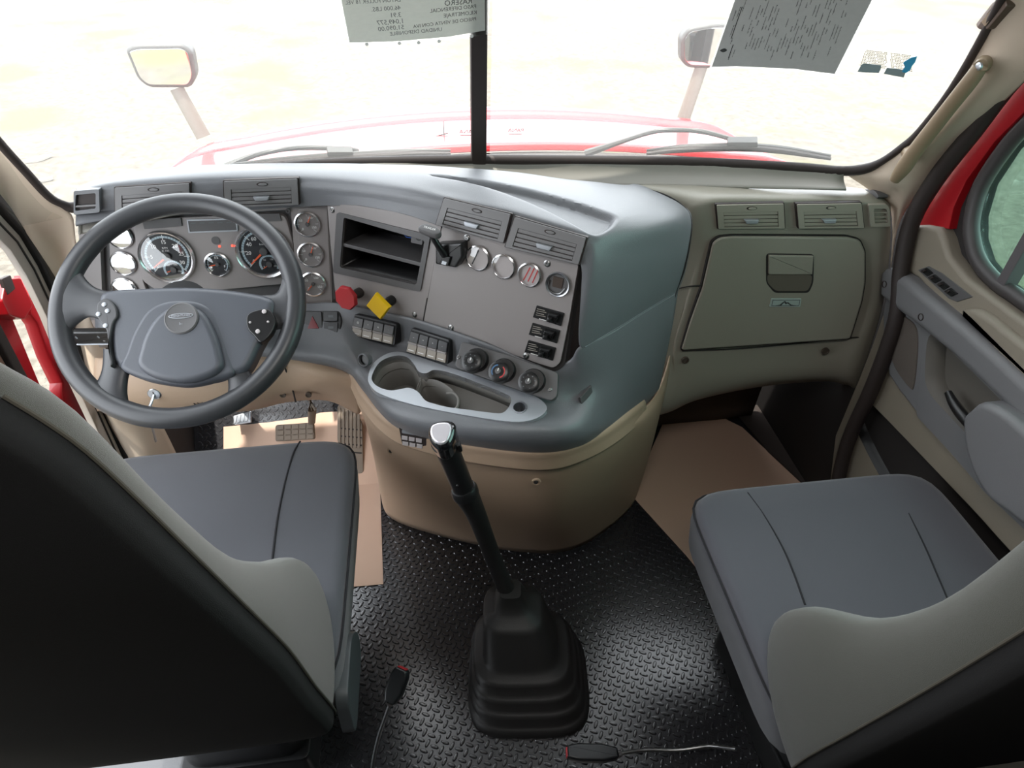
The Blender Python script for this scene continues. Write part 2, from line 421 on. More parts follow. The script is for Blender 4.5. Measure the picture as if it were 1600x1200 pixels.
# right windscreen pillar
mb = MB()
st = [[(1318, 270), (1362, 300, 'X', .90), (1392, 330, 'X', .945), (1392, 420, 'X', .965)],
      [(1352, 268), (1392, 285, 'X', .90), (1412, 305, 'X', .935), (1405, 350, 'X', .965)],
      [(1380, 254), (1415, 255, 'X', .91), (1440, 270, 'X', .94), (1440, 295, 'X', .965)],
      [(1437, 209), (1462, 212, 'X', .91), (1482, 222, 'X', .94), (1488, 236, 'X', .965)],
      [(1487, 145), (1515, 150, 'X', .91), (1545, 160, 'X', .94), (1555, 172, 'X', .965)],
      [(1542, 50), (1575, 60, 'X', .92), (1610, 80, 'X', .945), (1625, 100, 'X', .965)],
      [(1592, -55), (1640, -50, 'X', .92), (1680, -30, 'X', .945), (1700, -10, 'X', .965)]]
mb.surf([[ws(*r[0])]+[P(*q) for q in r[1:]] for r in st], 6, 6)
structure('trim_5', mb, pillar, 'beige windscreen pillar cover on the passenger side', solid=.003)
# brown rubber door seal strip beside it
mb = MB(); pp = [(1700, 20), (1590, 115), (1520, 205), (1462, 280), (1425, 345), (1408, 420), (1400, 500), (1365, 600), (1325, 690), (1305, 770)]
mb.tube([P(x, y, 'X', .965) for x, y in pp], .019, 10, k=4, ref=(1, 0, 0)); structure('trim_6', mb, seal, 'dark rubber weather strip of the passenger doorway')

# left windscreen pillar and driver doorway frame
mb = MB()
st = [[(-70, 135), (-70, 190, 'X', -.93), (-70, 215, 'X', -.955), (-70, 245, 'X', -.975)],
      [(0, 226), (0, 258, 'X', -.93), (0, 285, 'X', -.955), (0, 327, 'X', -.975)],
      [(40, 272), (32, 302, 'X', -.93), (25, 325, 'X', -.955), (24, 356, 'X', -.975)],
      [(76, 311), (64, 345, 'X', -.935), (58, 375, 'X', -.955), (55, 404, 'X', -.975)],
      [(112, 338), (100, 380, 'X', -.935), (92, 420, 'X', -.955), (86, 467, 'X', -.975)]]
rows = [[ws(*r[0])]+[P(*q) for q in r[1:]] for r in st]
rows.append([P(121, 390, 'X', -.91), P(113, 430, 'X', -.94), P(108, 470, 'X', -.96), P(104, 510, 'X', -.975)])
rows.append([P(150, 520, 'X', -.925), P(148, 560, 'X', -.94), P(150, 600, 'X', -.955), P(146, 610, 'X', -.975)])
rows.append([P(240, 640, 'X', -.90), P(215, 680, 'X', -.93), P(200, 700, 'X', -.955), P(190, 705, 'X', -.975)])
rows.append([P(300, 760, 'X', -.90), P(260, 790, 'X', -.93), P(250, 800, 'X', -.955), P(235, 800, 'X', -.975)])
mb.surf(rows, 6, 5); structure('trim_7', mb, pillar, 'beige windscreen pillar and kick panel on the driver side', solid=.003)
PLF = PLw((-.985, 0, 0), (0, 1, 0), (0, 0, 1))
fr_in = [(-70, 250), (0, 333), (27, 362), (56, 410), (86, 474), (112, 540), (148, 618), (190, 712), (236, 806)]
def strip(mb, pl, path, w0, w1, h0, h1, bev=.002, m=None):
    uv = [Vector(pl.uv(*p)) for p in path]; l1, l2 = [], []
    for i, q in enumerate(uv):
        t = (uv[min(i+1, len(uv)-1)]-uv[max(i-1, 0)]).normalized(); nn = Vector((-t.y, t.x))
        l1.append(tuple(q+nn*w0)); l2.append(tuple(q+nn*w1))
    mb.slab(pl, l1+l2[::-1], h0, h1, bev, m, uv=True)
mb = MB(); strip(mb, PLF, fr_in, -.012, .012, 0, .022, .006, rubber)
strip(mb, PLF, fr_in, -.062, -.012, -.004, .010, .005); strip(mb, PLF, fr_in, -.035, -.031, .0, .013, .001, rubber)
structure('trim_8', mb, mat('door_frame_grey', (168, 160, 152), .5), 'grey door frame of the open driver doorway')
mb = MB(); mb.box((-1.0, 1.62, .36), (.05, .60, .72), .004)
mb2 = MB(); mb2.box((-1.075, -.62, .4), (.02, 1.76, 3.1), .01); mb2.box((1.075, -.1, -.15), (.02, 2.6, 2.0), .01); mb2.box((1.075, -.72, 1.3), (.02, 1.4, 1.3), .01); structure('trim_10', mb2, red, 'red painted outer skin of the cab')
structure('trim_9', mb, carpet)

# red painted body seen through the driver doorway
PJ = PLw((-1.05, 0, 0), (0, 1, 0), (0, 0, 1))
jb = thing('open_driver_door', PJ.hit(40, 520), 'open red driver door and its red painted jamb beyond the steering wheel', 'truck door')
mb = MB(); mb.slab(PJ, [(44, 430), (80, 505), (125, 600), (165, 700), (190, 760), (160, 760), (128, 690), (100, 630), (97, 612), (98, 598), (78, 556), (60, 505), (50, 492), (46, 470)], -.03, 0, .006); mk('door_jamb', mb, red, jb)
mb = MB(); mb.slab(PJ, [(-60, 420), (-5, 440), (8, 432), (28, 446), (42, 478), (34, 488), (38, 500), (62, 560), (84, 614), (98, 640), (134, 700), (160, 760), (110, 760), (70, 640), (20, 545), (-60, 420)], -.05, -.02, .006); mk('door_edge', mb, red, jb)
mb = MB(); mb.slab(PJ, rp([(0, 436), (24, 434), (44, 478), (30, 500), (6, 494), (-6, 470)], 4), -.02, .012, .004); mb.slab(PJ, rp([(-8, 436), (6, 430), (14, 452), (2, 462)], 2), .006, .014, .002, seal); mk('hinge', mb, red, jb)
mb = MB(); strip(mb, PJ, [(-60, 440), (-10, 500), (40, 595), (80, 690)], -.028, 0, -.02, .01, .004); mk('weather_strip', mb, rubber, jb)
mb = MB(); mb.slab(PJ, [(-60, 470), (-15, 520), (36, 610), (60, 700), (-80, 700)], -.06, .0, .01); mk('inner_panel', mb, mat('door_inner', (150, 120, 104), .6), jb)

# ================================================================== PASSENGER DOOR
dr = thing('door_1', (1.0, .7, .1), 'closed passenger door with grey armrest, beige trim and green tinted window', 'truck door', kind='structure')
red_in = rpx((1640, 95), (1600, 128), (1553, 186), (1500, 248), (1452, 312), (1434, 352))
red_out = rpx((1485, 358), (1492, 325), (1512, 282), (1556, 222), (1600, 178), (1645, 135))
mb = MB(); mb.slab(PR, red_in+red_out, -.02, .004, .003, uv=True); mk('door_frame', mb, red, dr)
mb = MB(); wl = [PR.w(a, b, -.012) for a, b in win]; mb.tube(wl, .016, 10, k=3, closed=True, ref=(1, 0, 0)); mk('window_seal', mb, mat('window_rubber', (62, 58, 58), .5), dr)
mb = MB(); a, b = PR.hit(1557, 452), PR.hit(1612, 335); d = (b-a).normalized(); b = a+d*((1.62-a.z)/d.z)
plb = PLw(a, Vector((0, -1, 0)), d); Lb = (b-a).length
mb.slab(plb, [(-.011, 0), (.011, 0), (.011, Lb), (-.011, Lb)], -.03, .0, .003, uv=True); mk('window_divider', mb, mat('divider_grey', (84, 80, 82), .5), dr)
# upper beige trim
mb = MB(); mb.slab(PR, [(1434, 352), (1455, 351), (1478, 355), (1486, 372), (1493, 398), (1520, 432), (1560, 463), (1650, 528), (1650, 660), (1598, 592), (1540, 534), (1505, 500), (1443, 434), (1415, 420), (1404, 418), (1418, 395)], -.02, .018, .012, steps=3)
mk('upper_trim', mb, beige, dr)
mb = MB(); mb.slab(PR, crp([(1520, 487), (1540, 480), (1565, 490), (1610, 525), (1680, 580), (1680, 640), (1600, 572), (1545, 512)]), .01, .034, .014, steps=3); mk('sill_bolster', mb, beige, dr)
mb = MB(); sw = [(1446, 421), (1463, 415), (1484, 426), (1533, 463), (1508, 471), (1495, 466)]
mb.slab(PR, sw, .012, .020, .002, greyd); mk('switch_plate', mb, greyd, dr)
sp = dr.children[-1]
for k in range(4):
    t = k/3.4; cx, cy = 1459+t*44, 423+t*36
    mb = MB(); mb.slab(PR, rp([(cx-8, cy-1), (cx+2, cy-6), (cx+13, cy+3), (cx+3, cy+8)], 1), .018, .0215+.002*(k % 2), .001); mb.slab(PR, [(cx-5, cy), (cx+1, cy-3), (cx+3, cy-1), (cx-2, cy+2)], .021, .0255, .0005, seal)
    mk('window_switch', mb, black, sp)
# grey armrest band
mb = MB(); mb.slab(PR, [(1402, 425), (1409, 417), (1420, 419), (1443, 432), (1507, 484), (1540, 509), (1600, 560), (1680, 630), (1680, 700), (1593, 622), (1517, 552), (1462, 508), (1423, 480), (1400, 460)], -.01, .050, .020, steps=4)
mk('armrest_band', mb, mat('door_grey', (108, 108, 110), .5, bump=.15, scale=700), dr)
doorg = MATS['door_grey']
for px, py in ((1471, 493), (1412, 442)):
    mb = MB(); mb.lathe(PR, PR.uv(px, py), [(.0085, .045), (.0085, .0515), (.007, .052), (.0065, .046)], 16, uv=True, cap1=True); mk('screw_plug', mb, seal, dr)
# speaker panel
mb = MB(); mb.slab(PR, [(1398, 455), (1425, 478), (1463, 507), (1456, 580), (1449, 648), (1420, 612), (1402, 585), (1394, 540), (1392, 490)], -.01, .024, .008, steps=3); mk('speaker_panel', mb, doorg, dr)
mb = MB(); mb.slab(PR, crp([(1408, 478), (1425, 490), (1446, 508), (1450, 540), (1444, 600), (1436, 604), (1412, 570), (1404, 530)]), .018, .0275, .004); mk('speaker_grille', mb, mat('grille_brown', (92, 84, 78), .8, bump=.8, scale=900), dr)
# lower door pull area: recessed tray with raised rim
rim_o = [(1463, 507), (1517, 548), (1593, 618), (1680, 700), (1760, 900), (1650, 850), (1560, 768), (1500, 700), (1450, 648), (1457, 580)]
rim_i = crp([(1474, 520), (1515, 556), (1590, 628), (1640, 680), (1650, 730), (1600, 735), (1555, 700), (1500, 645), (1470, 610), (1464, 575)])
mb = MB(); mb.plate(PR, rp(rim_o, 6), [rim_i], -.012, .030); mk('door_pull_rim', mb, doorg, dr)
mb = MB(); mb.cup(PR, rim_i, .030, -.012, shrink=.01); mk('door_pull_tray', mb, mat('door_tray', (90, 86, 80), .6), dr, solid=.002)
mb = MB(); mb.slab(PR, crp([(1560, 655), (1572, 636), (1600, 624), (1660, 660), (1730, 740), (1760, 850), (1700, 840), (1640, 800), (1596, 766), (1568, 710)], 4), .0, .085, .016, steps=4); mk('armrest', mb, doorg, dr)
mb = MB(); hp = [PR.w(*PR.uv(x, y), .028+hh) for x, y, hh in ((1500, 612, 0), (1515, 632, .006), (1535, 655, .008), (1556, 680, .0))]
mb.tube(hp, [.008, .011, .012, .009], 12, k=5, ref=(1, 0, 0)); mb.tube([hp[3], hp[3]+Vector((.03, 0, -.015))], .011, 10); mk('door_handle', mb, black, dr)
# lower beige frame and dark pocket
low_o = [(1392, 478), (1395, 545), (1404, 590), (1449, 652), (1500, 706), (1560, 775), (1650, 860), (1900, 1200), (1500, 1200), (1300, 780), (1312, 680), (1350, 590), (1370, 540)]
pocket = crp([(1352, 632), (1362, 628), (1378, 640), (1480, 745), (1560, 830), (1640, 930), (1560, 940), (1450, 850), (1385, 750), (1345, 672), (1342, 650)], 4)
mb = MB(); mb.plate(PR, low_o, [pocket], -.012, .012); mk('lower_trim', mb, beige, dr)
mb = MB(); mb.cup(PR, pocket, .012, -.05, shrink=.012); mk('map_pocket', mb, black, dr, solid=.002)

# grab handle on the pillar, and little fittings
gh = thing('grab_handle', P(1400, 275, 'X', .9), 'long beige grab handle on the right windscreen pillar', 'grab handle')
mb = MB(); gp = [(1398, 281), (1412, 262), (1430, 236), (1480, 172), (1515, 128), (1532, 104)]
mb.tube([P(x, y, 'X', .875) for x, y in gp], [.011, .016, .0155, .0145, .0145, .0125], 14, k=5, ref=(1, 0, 0)); mk('grip', mb, mat('handle_tan', (142, 124, 100), .5), gh)
for (x, y), (x2, y2) in (((1425, 243), (1418, 236)), ((1532, 104), (1540, 98))):
    mb = MB(); mb.tube([P(x, y, 'X', .88), P(x2, y2, 'X', .93)], [.012, .017], 12, k=2, ref=(0, 0, 1)); mk('mount', mb, MATS['handle_tan'], gh)
mb = MB(); mb.lathe(PLw(P(1531, 104, 'X', .870), (0, -1, 0), (0, 0, 1)), (0, 0), [(.007, 0), (.007, .004), (.003, .006)], 16, satin, uv=True); mk('bolt_cap', mb, satin, gh, label='shiny bolt cap')
vb = thing('visor_bracket', P(1556, 30, 'X', .90), 'small brown visor bracket at the top of the right pillar', 'bracket')
plv = PLw(P(1556, 25, 'X', .905), (0, -.6, .8), (0, .8, .6))
mb = MB(); mb.slab(PLw((.905, 0, 0), (0, -1, 0), (0, 0, 1)), rp([(1532, 38), (1560, 2), (1580, -6), (1584, 8), (1552, 46), (1536, 46)], 4), -.03, .012, .004); mk('housing', mb, mat('bracket_brown', (88, 72, 62), .5), vb)
mb = MB(); mb.slab(PLw((.893, 0, 0), (0, -1, 0), (0, 0, 1)), rp([(1534, 34), (1558, 6), (1566, 8), (1540, 42)], 2), 0, .002, .001); mk('face', mb, mat('bracket_tan', (140, 120, 98), .5), vb)
mb = MB(); mb.slab(PLw((.90, 0, 0), (0, -1, 0), (0, 0, 1)), crp([(1340, 302), (1352, 296), (1366, 296), (1374, 303), (1372, 310), (1345, 306)]), -.02, .005, .003); mk('dash_cap', mb, greyd, None, label='small dark oval cover at the right end of the dash beside the pillar', cat='cover')

# ================================================================== DRIVER AND CENTRE DASHBOARD
db = thing('dashboard', (0, 1.3, .7), 'grey driver dashboard curving round to the centre stack, with dials and vents', 'dashboard')
PA = PL((150, 335, 'Y', 1.365), (500, 330, 'Y', 1.355), (300, 470, 'Y', 1.325))     # cluster
PB = PL((515, 320, 'Y', 1.33), (680, 350, 'Y', 1.20), (525, 470, 'Y', 1.30))        # radio facet
PCn = PL((680, 350, 'Y', 1.20), (905, 410, 'Y', 1.05), (663, 500, 'Y', 1.172))       # blank panel facet
# upper pad
tray = [PLw((0, 0, 0), (1, 0, 0), (0, 1, 0))]
tp = crp([(672, 281), (700, 278), (800, 287), (900, 301), (962, 316), (966, 328), (950, 340), (930, 346), (905, 342), (840, 318), (760, 296)])
trw = [P(x, y, 'Z', 1.095).to_2d() for x, y in tp]
def inpoly(p, poly):
    c = False; n = len(poly); j = n-1
    for i in range(n):
        if (poly[i][1] > p[1]) != (poly[j][1] > p[1]) and p[0] < (poly[j][0]-poly[i][0])*(p[1]-poly[i][1])/(poly[j][1]-poly[i][1])+poly[i][0]: c = not c
        j = i
    return c
def edist(p, poly):
    m = 9
    for i in range(len(poly)):
        a, b = Vector(poly[i]), Vector(poly[i-1]); ab = b-a; t = max(0, min(1, (Vector(p)-a).dot(ab)/max(1e-9, ab.dot(ab)))); m = min(m, (Vector(p)-a-ab*t).length)
    return m
def traydisp(p):
    if p.z > 1.03 and inpoly(p.to_2d(), trw):
        d = edist(p.to_2d(), trw); t = min(1, d/.016); p = p.copy(); p.z -= .014*t*t*(3-2*t)
    return p
def rear(x, z=1.035, dy=-.055): return ('W', x, winY(x, z)+dy, z)
pad = [ # columns left to right, each: rear, crest, mid top, front top edge, face, face, bottom
 [rear(-.85), (120, 303, 'Y', 1.40), (122, 298, 'Y', 1.37), (124, 305, 'Y', 1.345), (124, 314, 'Y', 1.342), (124, 325, 'Y', 1.342), (125, 338, 'Y', 1.345)],
 [rear(-.82), (150, 289, 'Y', 1.42), (152, 288, 'Y', 1.38), (154, 293, 'Y', 1.35), (155, 305, 'Y', 1.343), (156, 320, 'Y', 1.343), (158, 334, 'Y', 1.345)],
 [rear(-.70), (200, 277, 'Y', 1.43), (202, 279, 'Y', 1.39), (204, 286, 'Y', 1.355), (205, 300, 'Y', 1.347), (206, 316, 'Y', 1.347), (208, 334, 'Y', 1.35)],
 [rear(-.58), (300, 265, 'Y', 1.44), (300, 270, 'Y', 1.39), (300, 280, 'Y', 1.355), (300, 295, 'Y', 1.347), (300, 310, 'Y', 1.347), (300, 331, 'Y', 1.35)],
 [rear(-.42), (400, 260, 'Y', 1.45), (400, 266, 'Y', 1.39), (400, 277, 'Y', 1.355), (400, 290, 'Y', 1.345), (400, 305, 'Y', 1.345), (400, 326, 'Y', 1.348)],
 [rear(-.32), (480, 259, 'Y', 1.44), (480, 265, 'Y', 1.39), (480, 277, 'Y', 1.350), (480, 290, 'Y', 1.338), (480, 304, 'Y', 1.338), (480, 321, 'Y', 1.34)],
 [rear(-.20), (560, 259, 'Y', 1.43), (560, 266, 'Y', 1.37), (560, 282, 'Y', 1.315), (560, 295, 'Y', 1.300), (560, 308, 'Y', 1.298), (560, 322, 'Y', 1.295)],
 [(640, 262, 'Y', 1.47), (640, 261, 'Y', 1.41), (640, 270, 'Y', 1.33), (640, 292, 'Y', 1.255), (638, 305, 'Y', 1.238), (636, 320, 'Y', 1.236), (632, 334, 'Y', 1.235)],
 [(710, 267, 'Y', 1.46), (710, 265, 'Y', 1.39), (707, 280, 'Y', 1.28), (703, 304, 'Y', 1.215), (699, 315, 'Y', 1.195), (694, 335, 'Y', 1.192), (688, 352, 'Y', 1.192)],
 [(800, 275, 'Y', 1.44), (800, 272, 'Y', 1.37), (800, 292, 'Y', 1.25), (802, 326, 'Y', 1.150), (800, 340, 'Y', 1.132), (796, 360, 'Y', 1.127), (790, 380, 'Y', 1.125)],
 [(880, 287, 'Y', 1.43), (880, 283, 'Y', 1.36), (880, 305, 'Y', 1.23), (882, 345, 'Y', 1.108), (880, 362, 'Y', 1.080), (874, 384, 'Y', 1.072), (868, 402, 'Y', 1.070)],
 [(930, 292, 'Y', 1.42), (930, 288, 'Y', 1.36), (928, 315, 'Y', 1.21), (928, 356, 'Y', 1.090), (922, 375, 'Y', 1.058), (915, 396, 'Y', 1.048), (908, 414, 'Y', 1.045)],
 [(965, 296, 'Y', 1.43), (965, 292, 'Y', 1.37), (966, 320, 'Y', 1.21), (962, 352, 'Y', 1.105), (942, 400, 'Y', 1.055), (925, 470, 'Y', 1.030), (906, 541, 'Y', 1.015)],
 [(990, 290, 'Y', 1.44), (995, 294, 'Y', 1.38), (1015, 316, 'Y', 1.27), (1005, 352, 'Y', 1.15), (985, 400, 'Y', 1.105), (970, 465, 'Y', 1.085), (950, 520, 'Y', 1.065)],
 [(1004, 293, 'Y', 1.44), (1012, 297, 'Y', 1.40), (1052, 318, 'Y', 1.33), (1052, 345, 'Y', 1.23), (1038, 390, 'Y', 1.19), (1022, 445, 'Y', 1.17), (1004, 487, 'Y', 1.15)],
 [(1010, 296, 'Y', 1.45), (1016, 299, 'Y', 1.42), (1068, 325, 'Y', 1.37), (1079, 345, 'Y', 1.31), (1076, 385, 'Y', 1.27), (1068, 425, 'Y', 1.25), (1057, 455, 'Y', 1.24)]]
mb = MB(); mb.surf([list(r) for r in zip(*pad)], 18, 24, disp=traydisp)
mk('upper_pad', mb, grey, db, solid=.004)
# vertical left cheek beside the cluster
mb = MB(); mb.slab(PA, rp([(124, 334), (206, 327), (300, 324), (400, 320), (480, 316), (514, 314), (517, 322), (520, 474), (515, 486), (480, 484), (130, 500), (126, 420)], 3), -.03, -.014, .002); mk('cluster_backing', mb, greyd, db)
mb = MB(); mb.plate(PA, rp([(124, 334), (206, 327), (300, 324), (400, 320), (482, 316), (514, 313), (518, 474), (512, 482), (130, 500), (126, 420)], 3), [rp([(156, 346), (215, 337), (300, 333), (430, 328), (455, 326), (466, 470), (300, 476), (162, 486)], 6)], -.014, .004); mk('cluster_bezel', mb, greyp, db)
# gauge panels
mb = MB(); mb.slab(PA, rp([(168, 352), (225, 344), (222, 440), (236, 478), (172, 482)], 4), -.016, -.005, .002); mb.slab(PA, rp([(208, 352), (222, 343), (428, 333), (446, 338), (458, 380), (462, 440), (450, 444), (300, 458), (250, 458), (222, 440), (214, 400)], 8), -.016, -.001, .003)
mb.slab(PA, rp([(466, 325), (512, 320), (518, 468), (470, 472)], 3), 0, .006, .001)
mk('gauge_panel', mb, greyp, db)
mb = MB(); mb.slab(PA, rp([(222, 343), (283, 340), (285, 353), (226, 358)], 1), -.002, .002, .0008); mk('blank_cover', mb, greyd, db); mb = MB(); mb.slab(PA, rp([(392, 334), (437, 333), (440, 345), (396, 347)], 1), -.002, .002, .0008); mk('blank_cover', mb, greyd, db)
mb = MB(); mb.plate(PA, [(292, 343), (370, 341), (372, 361), (295, 364)], [[(294, 345), (368, 343), (370, 359), (297, 362)]], -.001, .0015, silverp); mb.slab(PA, [(294, 345), (368, 343), (370, 359), (297, 362)], -.001, .0004, .0002, greyd)
for k in range(5):
    mb.slab(PA, [(298+k*14, 348+k*-.3), (306+k*14, 347.6-k*.3), (306+k*14, 349.2-k*.3), (298+k*14, 349.6-k*.3)], .0004, .0007, .0001, ink)
mk('message_display', mb, greyd, db)
mb = MB(); mb.lathe(PA, PA.uv(337, 376), [(.009, -.001), (.009, .0003)], 20, uv=True, m=greyd); mk('buzzer_mark', mb, greyd, db)
for x, y in ((343, 385), (363, 384)):
    mb = MB(); mb.lathe(PA, PA.uv(x, y), [(.0022, -.001), (.0022, .0004)], 12, uv=True); mk('warning_light', mb, lamp_r, db)

def gauge(pl, cx, cy, r, ndl=225, nums=(), big=False, face=dial, sub=None, units='', ring=True, a0=225, a1=-45, hgt=.0, op='lens'):
    c = pl.uv(cx, cy); k = r/.05
    mb = MB(); mb.lathe(pl, c, [(r*.93, hgt+.0), (r*1.0, hgt), (r*1.03, hgt+.004), (r*.985, hgt+.008*max(.6, k)), (r*.92, hgt+.006), (r*.88, hgt+.001), (r*.86, hgt-.002)], 48, uv=True, cap0=False, cap1=False)
    g = mk('gauge', mb, chrome, db)
    mb = MB(); mb.lathe(pl, c, [(r*.9, hgt-.002), (r*.9, hgt-.0005)], 40, uv=True)
    if ring:
        n = 36
        for i in range(n):
            a = R(a0+(a1-a0)*i/n); b = R(a0+(a1-a0)*(i+.86)/n); p = [(c[0]+q*math.cos(t), c[1]+q*math.sin(t)) for q, t in ((r*.72, a), (r*.80, a), (r*.80, b), (r*.72, b))]
            mb.slab(pl, p, hgt-.0005, hgt-.0001, .00005, dialw, uv=True, steps=1)
        for i in range(7):
            a = R(a0+(a1-a0)*i/6); p = [(c[0]+q*math.cos(a)-w_*math.sin(a), c[1]+q*math.sin(a)+w_*math.cos(a)) for q, w_ in ((r*.62, -r*.012), (r*.84, -r*.012), (r*.84, r*.012), (r*.62, r*.012))]
            mb.slab(pl, p, hgt-.0003, hgt+.0002, .00005, white, uv=True, steps=1)
    mk('dial_face', mb, face, g)
    mb = MB()
    for t, s_ in nums:
        a = R(s_); mb.text(pl, (c[0]+r*.56*math.cos(a), c[1]+r*.56*math.sin(a)), t, r*(.20 if big else .26), hgt+.0004, uv=True, bold=.0002)
    if units: mb.text(pl, (c[0], c[1]+r*.28), units, r*.11, hgt+.0004, uv=True)
    if mb.v: mk('numerals', mb, white, g)
    if ndl is not None:
        a = R(ndl); ca, sa = math.cos(a), math.sin(a)
        def q(t, s_): return (c[0]+t*ca-s_*sa, c[1]+t*sa+s_*ca)
        mb = MB(); mb.slab(pl, [q(0, -r*.045), q(r*.70, -r*.02), q(r*.70, r*.02), q(0, r*.045)], hgt+.002, hgt+.0035, .0005, uv=True); mk('needle', mb, orange, g)
        mb = MB(); mb.lathe(pl, c, [(r*.15, hgt), (r*.15, hgt+.004), (r*.12, hgt+.005)], 20, uv=True); mk('needle_hub', mb, greyd, g)
    if sub:
        (dx, dy, rs, nd) = sub; c2 = (c[0]+dx*r, c[1]+dy*r); mb = MB()
        for i in range(20):
            a = R(215-250*i/20); b = R(215-250*(i+.9)/20); p = [(c2[0]+q_*math.cos(t), c2[1]+q_*math.sin(t)) for q_, t in ((rs*.8, a), (rs, a), (rs, b), (rs*.8, b))]
            mb.slab(pl, p, hgt-.0005, hgt, .00005, dialw, uv=True, steps=1)
        mb.lathe(pl, c2, [(rs*.3, hgt), (rs*.3, hgt+.003)], 16, greyd, uv=True); a = R(nd); mb.slab(pl, [(c2[0]+t*math.cos(a)-s_*math.sin(a), c2[1]+t*math.sin(a)+s_*math.cos(a)) for t, s_ in ((0, -.001), (rs*.75, -.0006), (rs*.75, .0006), (0, .001))], hgt+.001, hgt+.002, .0003, orange, uv=True)
        for t, s_ in (('0', 205), ('50', 130), ('100', 60), ('150', -20)): mb.text(pl, (c2[0]+rs*.6*math.cos(R(s_)), c2[1]+rs*.6*math.sin(R(s_))), t, rs*.26, hgt+.0004, white, uv=True)
        mk('small_dial', mb, dialw, g)
    if op:
        mb = MB(); mb.lathe(pl, c, [(r*.9, hgt+.0045), (r*.6, hgt+.0052), (r*.02, hgt+.0054)], 40, uv=True, cap0=False); mk('lens', mb, MATS['gauge_lens' if op == 'lens' else op], g)
    return g
def rr(pl, cx, cy, dx):   # radius from a pixel half-width
    a, b = pl.uv(cx-dx, cy), pl.uv(cx+dx, cy); return abs(b[0]-a[0])/2
gauge(PA, 261, 401, rr(PA, 261, 401, 43), 216, [('0', 222), ('5', 180), ('10', 136), ('15', 90), ('20', 47), ('25', 10), ('30', -26)], True, sub=(.12, -.52, rr(PA, 261, 401, 16), 200), units='RPM\nX 100')
gauge(PA, 412, 393, rr(PA, 412, 393, 43), 222, [('0', 222), ('20', 185), ('40', 150), ('60', 120), ('80', 85), ('100', 50), ('120', 15), ('140', -25)], True, sub=(.12, -.5, rr(PA, 412, 393, 16), 215), units='km/h')
gauge(PA, 340, 413, rr(PA, 340, 413, 20), 190, [('E', 200), ('1/2', 90), ('F', -20)])
for x, y, nd in ((481, 349, 62), (486, 396, 66), (490, 442, 228)):
    gauge(PA, x, y, rr(PA, x, y, 20), nd, [('0', 225), ('50', 150), ('100', 60), ('150', -30)], hgt=.006)
for x, y in ((187, 370), (192, 412), (194, 453)):
    gauge(PA, x, y, rr(PA, x, y, 20), 190, [('0', 225), ('75', 90), ('150', -30)], hgt=-.004, face=pale, op='gauge_lens_glare')  # pale faces and glare lenses imitate bright reflections on these dials
mb = MB(); mb.lathe(PA, PA.uv(451, 328), [(.005, .0), (.005, .009), (.003, .009), (.003, .006)], 16, uv=True); mk('screw', mb, greyd, db)

# air vents
def vent(parent, pl, q, mirror=False, h=0, tabx=.5):
    q = [Vector(pl.uv(*p)) for p in q]      # TL TR BR BL
    def b(s_, t): return tuple((q[0]*(1-s_)+q[1]*s_)*(1-t)+(q[3]*(1-s_)+q[2]*s_)*t)
    mb = MB(); mb.slab(pl, rp([b(-.02, -.03), b(1.02, -.03), b(1.02, 1.03), b(-.02, 1.03)], .003), h-.03, h, .0005, seal, uv=True)
    mb.plate(pl, rp([b(0, 0), b(1, 0), b(1, 1), b(0, 1)], .002), [[b(.09, .30), b(.91, .30), b(.91, .93), b(.09, .93)]], h-.004, h+.004, uv=True)
    v = mk('air_vent', mb, parent_mat[0], parent)
    for k in range(4):
        t0 = .31+k*.155; mb = MB(); p = [b(.095, t0), b(.905, t0), b(.905, t0+.125), b(.095, t0+.125)]
        mb.slab(pl, p, h-.003, h+.0025, .0008, uv=True); mk('slat', mb, parent_mat[0], v)
    mb = MB(); c = b(.52, .15); c0 = b(.45, .15); w_ = abs(c[0]-c0[0])+.0 or .01
    mb.slab(pl, [(c[0]+w_*1.15*math.cos(a), c[1]+w_*.42*math.sin(a)) for a in np.linspace(0, 2*math.pi, 20, False)], h+.002, h+.0045, .0006, seal, uv=True)
    mb.slab(pl, [(c[0]+w_*.85*math.cos(a)+w_*.1, c[1]+w_*.28*math.sin(a)) for a in np.linspace(0, 2*math.pi, 20, False)], h+.003, h+.007, .0012, parent_mat[0], uv=True); mk('thumb_wheel', mb, silverp, v)
    mb = MB(); mb.slab(pl, [b(tabx-.11, .60), b(tabx+.11, .60), b(tabx+.09, .76), b(tabx-.08, .76)], h+.001, h+.010, .002, uv=True); mk('vent_tab', mb, silverp, v)
    return v
parent_mat = [mat('vent_grey', (114, 113, 114), .42)]
PV = PL((185, 288, 'Y', 1.350), (465, 280, 'Y', 1.345), (300, 325, 'Y', 1.342))
vent(db, PV, [(183, 291), (298, 284), (299, 322), (184, 332)], h=.009)
vent(db, PV, [(352, 281), (466, 277), (468, 317), (354, 322)], h=.009)
PV2 = PL((690, 312, 'Y', 1.198), (920, 372, 'Y', 1.055), (684, 350, 'Y', 1.188))
vent(db, PV2, [(697, 309), (800, 334), (789, 378), (684, 350)], h=.006)
vent(db, PV2, [(808, 338), (918, 370), (906, 411), (793, 384)], h=.010)
mb = MB(); mb.plate(PV, rp([(122, 294), (161, 291), (162, 327), (122, 331)], 3), [rp([(125, 300), (156, 297), (156, 321), (124, 325)], 3)], -.004, .020, grey)
mb.slab(PV, [(124, 299), (157, 296), (157, 323), (123, 326)], -.01, .013, .001, seal); mb.slab(PV, [(124, 317), (156, 315), (156, 318), (124, 320)], .012, .019, .001, parent_mat[0]); mk('corner_vent', mb, grey, db)

